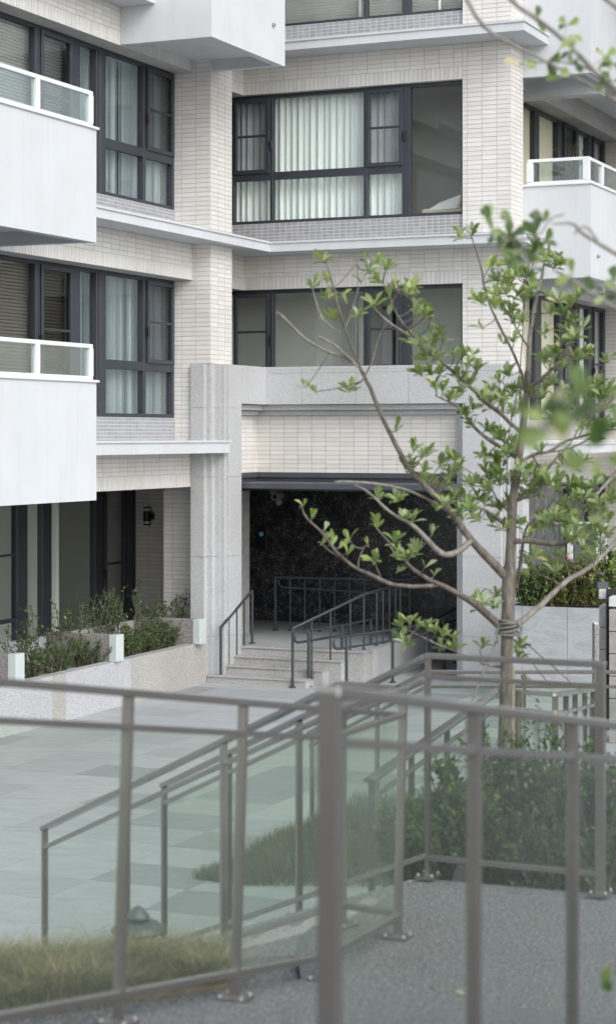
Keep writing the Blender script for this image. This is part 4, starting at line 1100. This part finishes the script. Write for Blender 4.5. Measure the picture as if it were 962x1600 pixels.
# gate pillars
def pillar(label, px0, px1, ytop, Y, grp):
    x0, x1 = (px0 - 481) / F * Y, (px1 - 481) / F * Y; zt = ZC + (HY - ytop) / F * Y; dp = .3
    t = thing('gate_pillar', label, 'pillar', Vector(((x0 + x1) / 2, Y, 0)), -.30, grp); w2_ = (x1 - x0) / 2 * .92; z = 0
    while z < zt - .2:
        h = min(.26, zt - .12 - z)
        m = MB(); m.box(-w2_, w2_, 0, dp, z + .004, z + h, 0, .004); m.build('block', M['concrete_block'], t); z += .265
    m = MB(); m.box(-w2_ - .004, w2_ + .004, -.004, dp, zt - .115, zt, 0, .008); m.build('cap_stone', M['concrete_cap'], t)
pillar('narrow concrete block gate pillar, the left of the two at the right edge', 934.5, 947, 921, 24, 'gate pillars at the right edge')
pillar('concrete block gate pillar cut by the right edge of the picture', 950, 966, 933, 23.5, 'gate pillars at the right edge')
t = thing('gate', 'dark metal gate leaf between the two block pillars', 'gate', W(949, 930, 23.9).to_2d().to_3d())
m = MB(); m.box(-.02, .14, 0, .03, .1, 1.80); m.build('gate_leaf', M['black_metal'], t)
t = thing('short_post', 'short pebble faced post in front of the left gate pillar', 'post', W(931, 1035, 23).to_2d().to_3d())
m = MB(); m.box(-.022, .022, 0, .2, 0, ZC + (HY - 976) / F * 23, 0, .004); m.build('shaft', M['pebble_grey'], t)
m = MB(); m.box(-.024, .024, -.003, .204, ZC + (HY - 976) / F * 23 + .001, ZC + (HY - 974) / F * 23 + .004); m.build('cap', M['concrete_cap'], t)
t = thing('gate_lamp', 'dark flat topped lamp standing on the left gate pillar', 'lamp', W(940, 919, 24.1))
m = MB(); m.box(-.06, .07, -.02, .1, -.01, .075, 0, .004); m.build('base', M['canopy_metal'], t)
m = MB(); m.tube([(-.035, .03, .075), (-.035, .03, .17)], .016, 10); m.build('stem', M['black_metal'], t)
m = MB(); m.tube([(-.02, .03, .17), (-.02, .03, .19)], .06, 16); m.build('shade', M['canopy_metal'], t)

# ------------------------------------------------------------------ the tree
TY = 11.4
def TP(px, py, dy=0):
    return W(px, py, TY + dy)
base = Vector((TP(786, 1290).x, TY, ZC - 2.43))
tree = thing('broadleaf_tree', 'young broadleaf tree with a roped trunk and sparse rosettes of leaves', 'tree', base)
def chaikin(p):
    q = [p[0]]
    for a, b in zip(p[:-1], p[1:]): q += [tuple(a[i] * .75 + b[i] * .25 for i in range(4)), tuple(a[i] * .25 + b[i] * .75 for i in range(4))]
    return q + [p[-1]]
allpts = []
def branch(pts, name='branch', mat='bark', dy0=0, dy1=0):
    n_ = len(pts); P4 = [(p[0], p[1], (p[2] if len(p) > 2 else 1.2), (p[3] if len(p) > 3 else dy0 + (dy1 - dy0) * i / max(1, n_ - 1))) for i, p in enumerate(pts)]
    P4 = chaikin(P4)
    w3 = [TP(x + R.gauss(0, .35 if r < 6 else .1), y + R.gauss(0, .35 if r < 6 else .1), d) for x, y, r, d in P4]; rr = [r / F * TY * R.uniform(.92, 1.08) * (.80 if r > 4 else .86) for x, y, r, d in P4]
    for (x, y, r, d), p in zip(P4, w3): allpts.append((x, y, d, p, r))
    m = MB(); m.tube([p - base for p in w3], rr, 12 if rr[0] > .02 else 6); return m.build(name, M[mat], tree)
branch([(783, 1345, 15), (786, 1280, 13), (788, 1180, 13), (790, 1080, 12.5), (791, 1010, 12.5), (793, 960, 13), (794, 905, 14), (797, 870, 10.5), (799, 800, 9.5), (802, 770, 9), (807, 740, 8), (812, 700, 8), (817, 660, 7), (822, 620, 6.5), (824, 580, 6.5)], 'trunk')
branch([(824, 582, 6), (826, 540, 5), (830, 500, 4.5), (838, 460, 4), (845, 435, 3.5), (849, 412, 2)], 'branch', 'bark_pale', 0, .1)
branch([(788, 900, 9), (770, 880, 8.5), (752, 862, 8), (728, 835, 7), (712, 810, 7), (697, 790, 6.5), (672, 768, 6), (650, 745, 5.5), (632, 720, 5), (615, 690, 4.5), (603, 665, 4.2), (588, 630, 4), (575, 600, 3.5), (565, 580, 3), (556, 560, 2.8), (540, 520, 2.2), (528, 480, 2), (518, 440, 1.5), (510, 408, 1.1)], dy0=0, dy1=-.6)
branch([(558, 573, 3, -.5), (545, 560, 3, -.5), (505, 548, 2.8, -.6), (470, 525, 2.6, -.7), (447, 500, 2.4, -.75), (432, 488, 2.6, -.8)], mat='bark_pale')
branch([(552, 566, 2.2, -.5), (525, 540, 2, -.6), (497, 525, 1.8, -.6)], mat='bark_pale')
branch([(565, 595, 2, -.5), (580, 570, 1.6, -.5), (590, 530, 1.2, -.45), (605, 500, .9, -.4)])
branch([(532, 521, 1.7, -.5), (515, 510, 1.6, -.5), (500, 494, 1.5, -.5), (489, 455, 1.2, -.5)], mat='bark_pale')
branch([(538, 515, 1.6, -.5), (548, 490, 1.5, -.5), (556, 465, 1.4, -.45), (560, 440, 1, -.4), (556, 405, .8, -.4)], mat='bark_pale')
branch([(512, 458, 1.3, -.5), (540, 432, 1.2, -.5), (562, 405, 1, -.5)], mat='bark_pale')
branch([(735, 845, 6, -.1), (722, 857, 6, -.15), (708, 866, 6.5, -.2), (690, 867, 6.5, -.25), (672, 850, 5.5, -.3), (655, 830, 5, -.3), (640, 818, 3.2, -.35), (615, 805, 2.6, -.4), (592, 785, 2.4, -.4), (575, 768, 2.1, -.45), (552, 756, 1.3, -.5)], mat='bark_pale')
branch([(712, 806, 3.4, -.1), (685, 790, 3, -.1), (665, 778, 2.8, -.15), (635, 765, 2.7, -.2), (600, 757, 2.4, -.3), (560, 753, 2.1, -.4), (523, 752, 1.7, -.5)], mat='bark_pale')
branch([(788, 985, 9, 0), (775, 973, 8.5, 0), (755, 955, 7.5, -.05), (735, 940, 6, -.1), (712, 925, 5, -.15), (690, 915, 4.6, -.2), (665, 903, 4, -.25), (640, 885, 3.2, -.3), (625, 865, 2.6, -.35), (610, 850, 2.3, -.35), (590, 828, 1.6, -.4)])
branch([(683, 914, 4, -.2), (650, 917, 4, -.3), (620, 915, 4, -.35), (600, 909, 3.7, -.4), (580, 898, 3.5, -.45), (555, 888, 3, -.5), (535, 873, 2.8, -.5), (520, 855, 2.5, -.55), (505, 835, 2.3, -.55), (490, 820, 2, -.6), (477, 808, 1.8, -.6), (470, 790, 1.2, -.6)])
branch([(530, 870, 2, -.5), (512, 860, 1.8, -.5), (500, 846, 1.4, -.5)]); branch([(559, 888, 1.8, -.5), (560, 872, 1.4, -.5), (571, 852, 1, -.5)]); branch([(594, 900, 1.6, -.4), (588, 888, 1.4, -.4), (586, 875, 1, -.4)])
branch([(790, 985, 6.5, 0), (812, 973, 6.3, 0), (830, 958, 6, .05), (850, 940, 5.5, .1), (870, 920, 5.2, .15), (890, 903, 5, .2), (912, 892, 4.6, .25), (932, 878, 4.3, .3), (948, 860, 4, .35), (962, 845, 3.8, .4), (990, 815, 3.4, .5)], mat='bark_pale')
branch([(797, 846, 6.5, 0), (825, 845, 6, -.05), (850, 848, 6, -.1), (868, 850, 5.5, -.12), (885, 847, 4.8, -.15), (894, 842, 2.5, -.2)])
branch([(812, 674, 4.5, 0), (805, 668, 4.5, 0), (780, 645, 4.2, -.1), (755, 625, 3.9, -.2), (735, 605, 3.6, -.25), (712, 585, 3.3, -.3), (695, 570, 3, -.35), (675, 555, 2.8, -.4), (655, 543, 2.5, -.45), (640, 520, 2.3, -.45), (625, 500, 2, -.5), (612, 475, 1.7, -.5), (598, 440, 1.2, -.55)])
branch([(640, 525, 1.9, -.45), (618, 512, 1.8, -.5), (598, 495, 1.6, -.5), (583, 480, 1.4, -.5)], mat='bark_pale'); branch([(612, 472, 1.3, -.5), (622, 455, 1.1, -.5), (620, 440, .9, -.5)])
branch([(808, 716, 4.8, 0), (790, 702, 4.2, .1), (770, 692, 3.8, .15), (757, 683, 3.3, .2), (740, 668, 2.7, .2), (728, 650, 2.2, .25), (710, 632, 1.9, .3), (680, 618, 1.3, .3)])
branch([(822, 612, 3, 0), (812, 575, 2.8, -.05), (800, 550, 2.5, -.1), (785, 520, 2.4, -.15), (770, 490, 2.2, -.2), (757, 455, 2, -.2), (752, 420, 1.7, -.25), (745, 395, 1.5, -.25), (737, 372, 1.1, -.3)])
branch([(752, 440, 1, -.2), (764, 418, .9, -.2), (770, 405, .8, -.2)])
branch([(826, 605, 3.2, 0), (850, 588, 3.2, -.1), (866, 575, 3, -.15), (880, 555, 2.6, -.2), (890, 530, 2.3, -.25), (900, 508, 1.6, -.3)], mat='bark_pale')
branch([(812, 722, 3.6, 0), (835, 709, 3.2, .1), (860, 705, 3, .2), (880, 690, 2.7, .25), (905, 683, 2.4, .3), (930, 675, 2, .35), (975, 668, 1.5, .4)])
branch([(860, 706, 2, .2), (885, 702, 1.8, .25), (915, 690, 1.6, .3), (950, 660, 1.2, .35)]); branch([(832, 712, 2.2, .1), (845, 738, 2, .15), (870, 715, 1.6, .2), (893, 690, 1.4, .2), (905, 665, 1, .25)])
branch([(799, 828, 4.2, 0), (788, 820, 4, -.05), (775, 808, 3.6, -.1), (762, 800, 3, -.15), (748, 794, 2.2, -.2)])
branch([(802, 812, 3, .1), (790, 795, 2, .1), (773, 778, 1.6, .1), (765, 755, 1.2, .1)]); branch([(805, 783, 3.4, 0), (820, 777, 3, -.05), (838, 774, 2.6, -.1), (850, 755, 1.5, -.1)])
branch([(806, 920, 3.8, .15), (812, 880, 3.6, .2), (816, 850, 3.4, .2), (820, 825, 3, .2), (835, 811, 2.6, .2), (860, 790, 2, .25), (874, 755, 1.4, .25)])
branch([(792, 800, 1.4, .2), (791, 735, 1.3, .2), (793, 680, 1.3, .2), (801, 640, 1.2, .2), (811, 590, 1.2, .2), (815, 540, 1.2, .2), (818, 490, 1, .2), (819, 460, .8, .2)])
branch([(990, 700, 4, .3), (962, 738, 3.8, .3), (945, 757, 3.4, .3), (935, 768, 3.1, .25), (925, 782, 2.6, .2), (910, 792, 1.8, .2)], mat='bark_pale')
branch([(878, 922, 2.2, .15), (868, 908, 2, .15), (850, 901, 1.6, .1), (835, 895, 1, .1)]); branch([(787, 1042, 3, .1), (760, 1040, 2.8, 0), (745, 1030, 2.4, -.05), (720, 1020, 2, -.1), (690, 1010, 1.7, -.15), (660, 996, 1.3, -.2), (640, 985, 1, -.2)], mat='bark_pale')
branch([(763, 1040, 2, 0), (757, 1032, 1.6, 0), (748, 1018, 1.3, 0), (752, 1010, 1, 0)]); branch([(755, 960, 1.6, -.05), (745, 944, 1.2, -.05), (752, 935, 1, -.05)])
branch([(830, 440, 1.6, 0), (815, 455, 1.3, 0), (800, 470, 1.2, 0)]) ; branch([(826, 545, 1.8, 0), (810, 520, 1.6, .1), (795, 495, 1.3, .1), (779, 460, 1, .1), (776, 430, .9, .1)]); branch([(800, 545, 1.2, .1), (812, 500, 1.1, .1), (822, 455, 1, .1), (835, 400, .9, .1), (828, 370, .8, .1)])
branch([(955, 840, 1.6, .3), (935, 825, 1.4, .3), (925, 800, 1.2, .3), (940, 770, 1, .3)]); branch([(890, 905, 1.6, .2), (880, 870, 1.4, .2), (866, 840, 1.2, .2), (862, 810, 1, .2)]); branch([(905, 680, 1.4, .3), (925, 640, 1.3, .3), (930, 600, 1.2, .3), (945, 565, .9, .3)]); branch([(826, 600, 1.3, .2), (838, 640, 1.2, .2)]) 
CL = """506,400;489,440;510,432;511,459;518,489;537,453,1;543,469,1;559,487;555,397,1;569,396,2;578,416;565,432,3;590,402;603,413;593,432;609,455,2;619,435,2;633,450;585,468;607,485,2;477,599,3;492,605,3;545,603;
737,358;741,459;752,506,3;637,452;647,472;664,480;671,495,3;686,510;656,532;675,530;708,549;737,547;768,407;776,431;768,452,3;779,408;773,452;791,425;785,438;808,454;817,463;829,444;821,425;852,370,2;855,393;869,398;865,412;783,475;796,482;815,496;850,513;859,482;873,463;890,467;886,509;911,505,3;878,526;785,530,2;850,553;905,553;949,557;
619,665,3;664,551;656,575;673,577;680,598;701,617;712,613;716,581;727,589;746,568;753,615;772,615;738,630;729,645;761,663;774,675;647,695;658,705;645,721;662,729;679,751;701,708;688,718;718,720;735,751;757,727;765,742;776,708;
794,578;782,614;786,634;812,624;780,674;800,688;894,552;934,594;844,616;878,604;918,620;934,614;956,614;942,626;918,652;940,658;956,660;906,660;878,718;898,714;844,700;810,730;778,720;840,748;830,755;890,752;910,755;928,751;942,746;780,750;
475,781,2;487,803,3;507,819,1;503,841,3;519,843,3;529,850,2;546,838,2;545,856,2;574,841,2;586,868;591,770;588,815;600,789,1;620,773;616,841;634,801;620,886,2;634,864;622,773;646,803;675,827,3;675,750;638,864;651,856;663,880,2;677,888,2;699,779;717,791;721,803;709,770;736,748;774,742;748,805;768,809;788,783;748,927;774,923;746,943;770,941;
799,739;799,779;844,753;842,770;844,802;865,800;878,811;893,808;901,821;886,832;912,760;926,755;943,745;901,773;878,783;920,821;929,830;912,836;950,806;950,775;939,847;912,862;924,866;871,866;854,868;833,860;865,887;823,891;823,832;812,811;
627,970;640,966;652,974;668,974;678,981;691,987;708,992;691,1005;710,1009;635,1000;625,992;755,1003;806,1006;809,1018;812,1000;755,935;690,778;745,770;725,770;700,745;812,770;820,745;860,745;870,760;858,815;905,800;890,790;935,790;948,830;815,600;800,610;860,560;870,545;880,640;890,620;905,640;925,605;950,600;960,640;862,590;835,735;800,700"""
tpls = [leaf_data(1, .30 + .04 * (i % 3), .12 + .13 * (i % 4), .35 + .15 * (i % 3), None) for i in range(6)]
lmesh = {}
for key in ('tree_leaf', 'young_leaf'):
    lmesh[key] = [t_.data('leaf', M[key]) for t_ in tpls]
leaves = []; twigs = MB()
ends = [q for q in allpts if q[4] < 7.5]
cls = [[float(x) for x in tok.split(',')] for tok in CL.replace('\n', '').split(';')]
for v in list(cls):
    if v[0] > 632 and v[1] < 870 and R.random() < .75: cls.append([v[0] + R.choice((-1, 1)) * R.uniform(9, 20), v[1] + R.uniform(-16, 16)])
for v in cls:
    px, py = v[0], v[1]; n_ = int(v[2]) if len(v) > 2 else R.randint(8, 12)
    nb = min(ends, key=lambda q: (q[0] - px) ** 2 + (max(0, q[1] - py) * .8 + max(0, py - q[1]) * 1.5) ** 2)
    dy = nb[2] + R.uniform(-.22, .22); c = TP(px, py + 7, dy); root = nb[3]; ln = (c - root).length
    mid = root.lerp(c, .5) + Vector((R.gauss(0, .02), R.gauss(0, .02), -.12 * ln + R.gauss(0, .015)))
    pts = [root.lerp(mid, u).lerp(mid.lerp(c, u), u) for u in (0, .33, .66, 1)]
    twigs.tube([p - base for p in pts], [.0042, .0036, .003, .0028], 5, 0, False)
    ax = ((c - mid).normalized() * .6 + Vector((0, 0, .8))).normalized(); big = 1.0
    young = (px < 600 or py < 480) and R.random() < .6
    ph = R.uniform(0, 6.283)
    for k in range(n_):
        a = ph + k * 2.4; op = R.uniform(.2, 1.0) if n_ > 3 else R.uniform(.1, .6)
        s_ = ax.orthogonal().normalized(); s2 = ax.cross(s_); d = (ax * math.cos(op) + (s_ * math.cos(a) + s2 * math.sin(a)) * math.sin(op)).normalized()
        L = R.uniform(.052, .092) * (1 if n_ > 3 else 1.05)
        leaves.append((c - ax * R.uniform(0, .025), frame_of(d, ax if abs(d.dot(ax)) < .95 else Vector((0, 1, 0)), R.gauss(0, .35)), L, young or R.random() < .12, px, py))
twigs.build('twig', M['bark'], tree)['kind'] = 'stuff'
leaves.sort(key=lambda q: -q[2] * (1 if q[4] < 955 else .3))
bulk = {'tree_leaf': MB(), 'young_leaf': MB()}
for i, (c, m3, L, yg, px, py) in enumerate(leaves):
    key = 'young_leaf' if yg else 'tree_leaf'; k = R.randrange(6)
    if i < 300:
        o = bpy.data.objects.new('leaf', lmesh[key][k]); link(o, tree); mm = m3.to_4x4() @ Matrix.Scale(L, 4); mm.translation = c - base; o.matrix_local = mm
    else: put(bulk[key], tpls[k], c - base, m3, L)
for key, mb in bulk.items(): mb.build('leaf', M[key], tree)['kind'] = 'stuff'
# rope tied round the trunk, guy ropes and stakes
t = thing('tree_tie', 'pale rope wound round the tree trunk where the low branches fork', 'rope', TP(793, 980))
m = MB(); o_ = TP(793, 980)
for j in range(5):
    ring = []
    for k in range(17):
        a = 2 * math.pi * k / 16; ring.append(Vector((math.cos(a) * .056, math.sin(a) * .056, -.03 + j * .015 + .012 * math.sin(a + j))))
    m.tube(ring, .0075, 6)
m.tube([(-.05, -.02, .02), (-.07, -.03, -.03), (-.06, -.03, -.09)], .008, 6); m.tube([(.04, -.04, .04), (.075, -.03, .0), (.06, -.04, -.05), (.03, -.05, -.03)], .009, 6)
m.build('wrapping', M['rope'], t)
for (a, b, r_) in (((774, 1002, 0), (733, 1105, -.2), .0055), ((733, 1105, -.2), (702, 1262, -.6), .0028), ((815, 1000, .05), (930, 1100, .8), .0035), ((812, 1012, .05), (862, 1075, .5), .0035), ((818, 1002, .05), (875, 1050, 1.6), .002)):
    m = MB(); m.tube([TP(*a) - o_, TP(*b) - o_], r_, 5); m.build('guy_rope', M['rope'], t)
t = thing('tree_stake', 'thin pale wooden stake standing tight behind the tree trunk', 'stake', Vector((TP(800, 1290).x, TY + .08, ZC - 2.42)))
m = MB(); m.box(-.012, .022, 0, .03, 0, 1.08, 0, .003); m.build('shaft', M['wood_stake'], t)
t = thing('climber_stake', 'slim stake wrapped in a climbing plant right of the tree trunk', 'stake', Vector((W(806, 1200, 12.2).x, 12.2, ZC - 2.42)))
m = MB(); m.tube([(0, 0, 0), (.01, 0, .85)], .027, 8); m.build('shaft', M['bark'], t)
m = MB()
for k in range(260):
    a = R.uniform(0, 6.283); z = R.uniform(.1, .95); rr_ = .035 + .06 * R.random() * (1 if z > .3 else 1.5); simple_leaf(m, Vector((math.cos(a) * rr_, math.sin(a) * rr_, z)), rdir(-.2), .04, .4)
m.build('foliage', M['shrub_leaf'], t)['kind'] = 'stuff'

# ------------------------------------------------------------------ blurred twigs reaching in from a nearer tree
def overhang(name, label, Y, paths, lv_, L, mats):
    o0 = W(paths[0][-1][0], paths[0][-1][1], Y); t = thing(name, label, 'branch', o0)
    for pth in paths:
        m = MB(); P4 = chaikin([(p[0], p[1], p[2], p[3] if len(p) > 3 else 0) for p in pth]); m.tube([W(x, y, Y + d) - o0 for x, y, r, d in P4], [r / F * Y for x, y, r, d in P4], 6); m.build('twig', M['bark_pale'], t)
    allp = [(p[0], p[1]) for pth in paths for p in pth]
    for (x, y, k) in lv_:
        nb = min(allp, key=lambda q: (q[0] - x) ** 2 + (q[1] - y) ** 2); a = W(nb[0], nb[1], Y) - o0; c = W(x, y, Y + R.uniform(-.1, .1)) - o0
        if (c - a).length > .03:
            m = MB(); m.tube([a, a.lerp(c, .6) + rdir() * .005, c], [.0018, .0015, .0012], 4); m.build('twig', M['bark_pale'], t)
        for j in range(k):
            d = rdir(.2); d.y *= .5; mt = mats[R.randrange(len(mats))]; o = bpy.data.objects.new('leaf', lm2[mt][R.randrange(6)]); link(o, t)
            mm = frame_of(d, Vector((R.gauss(0, .5), -1, R.gauss(.3, .5))), 0).to_4x4() @ Matrix.Scale(L * R.uniform(.75, 1.2), 4); mm.translation = c; o.matrix_local = mm
lm2 = {k: [leaf_data(1, .60, .2, .2 + .1 * i, None).data('leaf', M[k]) for i in range(6)] for k in ('tree_leaf', 'young_leaf', 'shrub_leaf', 'dark_leaf')}
overhang('overhanging_branch', 'blurred leafy twigs hanging in at the top right corner', 6.6,
         [[(715, -40, 4), (735, 15, 3.6), (762, 50, 3), (810, 75, 2.6), (860, 100, 2.2), (925, 135, 2.4), (1000, 180, 3)], [(770, -40, 4), (800, 5, 4), (840, 30, 4), (880, 62, 4), (910, 92, 4), (940, 125, 4), (1000, 170, 5)], [(905, -30, 3), (940, -5, 3), (1000, 40, 4)], [(811, 100, 1.2), (870, 95, 1.6), (920, 105, 2), (960, 140, 3)]],
         [(836, 32, 2), (884, 40, 3), (889, 55, 2), (812, 98, 2), (823, 93, 2), (853, 97, 2), (872, 78, 2), (893, 80, 3), (900, 97, 3), (873, 120, 3), (945, 90, 5), (958, 100, 4), (930, 134, 2), (955, 128, 3)], .050, ['tree_leaf', 'young_leaf', 'shrub_leaf'])
overhang('overhanging_branch', 'blurred twigs at the right edge beside the lower white balcony', 6.2,
         [[(862, 350, 1.6), (895, 348, 2.4), (905, 362, 3), (930, 378, 3.2), (962, 397, 3.6), (1000, 420, 4)], [(865, 422, 2), (893, 437, 2.6), (925, 460, 2.8), (962, 482, 3), (1000, 500, 3.5)], [(896, 365, 1.6), (915, 350, 2), (935, 380, 2.4)]],
         [(893, 428, 2), (930, 448, 2), (945, 462, 4), (958, 440, 5), (962, 455, 4)], .052, ['tree_leaf', 'dark_leaf', 'young_leaf'])
overhang('overhanging_branch', 'blurred dark leaf cluster hanging over the tree top', 6.4,
         [[(768, 372, 1.4), (800, 375, 2), (840, 372, 2), (860, 340, 1.8), (880, 335, 1.6)]],
         [(766, 340, 3), (800, 345, 3), (795, 372, 5), (815, 385, 5), (835, 370, 5), (850, 347, 3), (780, 388, 3), (822, 412, 4), (833, 420, 3), (770, 362, 2), (845, 382, 3)], .055, ['shrub_leaf', 'tree_leaf', 'dark_leaf'])
overhang('overhanging_branch', 'very blurred dark green leaves in front of the trunk', 3.4,
         [[(815, 665, 2), (850, 668, 3), (890, 665, 3), (930, 640, 3), (970, 615, 3.5), (1010, 590, 4)]],
         [(838, 642, 2), (852, 655, 2), (882, 628, 3), (905, 622, 3), (897, 655, 3), (862, 678, 2), (878, 690, 2), (925, 645, 2), (940, 632, 1), (885, 640, 2)], .055, ['shrub_leaf', 'dark_leaf', 'tree_leaf'])
overhang('overhanging_branch', 'blurred olive leaves at the right edge below the white ledge', 4.2,
         [[(925, 718, 1.6), (955, 712, 2), (1000, 700, 2.6)], [(935, 850, 1.4), (965, 835, 1.8), (1000, 820, 2)]],
         [(930, 716, 1), (944, 714, 1), (957, 704, 1), (962, 770, 2), (948, 820, 1), (960, 835, 1)], .045, ['tree_leaf', 'young_leaf'])
overhang('overhanging_branch', 'blurred green leaves low at the right edge over the deck', 5.2,
         [[(940, 1515, 1.4), (965, 1500, 1.8), (1000, 1480, 2)]], [(938, 1518, 1), (952, 1505, 1), (958, 1520, 1), (962, 1380, 1)], .05, ['tree_leaf', 'shrub_leaf'])

# small details on the balcony and sofa
p = W(888, 281, 31.6); p.z = ZC + (HY - 287) / F * 31.6
shrub('balcony_plant', 'bare twigged plant with a few leaves on the right upper balcony behind the glass', p, .72, .32, 7, .07, 'shrub_leaf', 1, 'plant', None, .1, .6, 2, 0, .35, .006)
for (px_, w_, mt_, lb_) in ((706, .34, 'blind_white', 'white cushion lying on the sofa behind the dark window pane'), (716, .2, 'cushion', 'tan cushion at the right end of the sofa behind the glass')):
    m = MB(); a_ = a_at(px_, .75); pts_ = [(a_ - w_, .62, 3.50), (a_ + w_ * .4, .60, 3.50), (a_ + w_ * .55, .66, 3.72), (a_ - w_ * .5, .70, 3.62)]
    m.add([(x, y - .05, z) for x, y, z in pts_] + [(x, y + .06, z) for x, y, z in pts_], [(3, 2, 1, 0)[::-1], (4, 5, 6, 7)[::-1], (0, 1, 5, 4), (1, 2, 6, 5), (2, 3, 7, 6), (3, 0, 4, 7)])
    tag(onb(m.build('cushion', M[mt_])), lb_, 'cushion')

m = MB()
for _ in range(26):
    x, y = R.uniform(.25, 2.0), R.uniform(7.3, 9.7); simple_leaf(m, Vector((x, y, ZC + DZ + .004)), Vector((R.gauss(0, 1), R.gauss(0, 1), .06)), R.uniform(.02, .045), .5)
o = m.build('fallen_leaf', M['grass_blade']); tag(o, 'small dry leaves scattered on the grey pebble deck', 'leaves', kind='stuff')
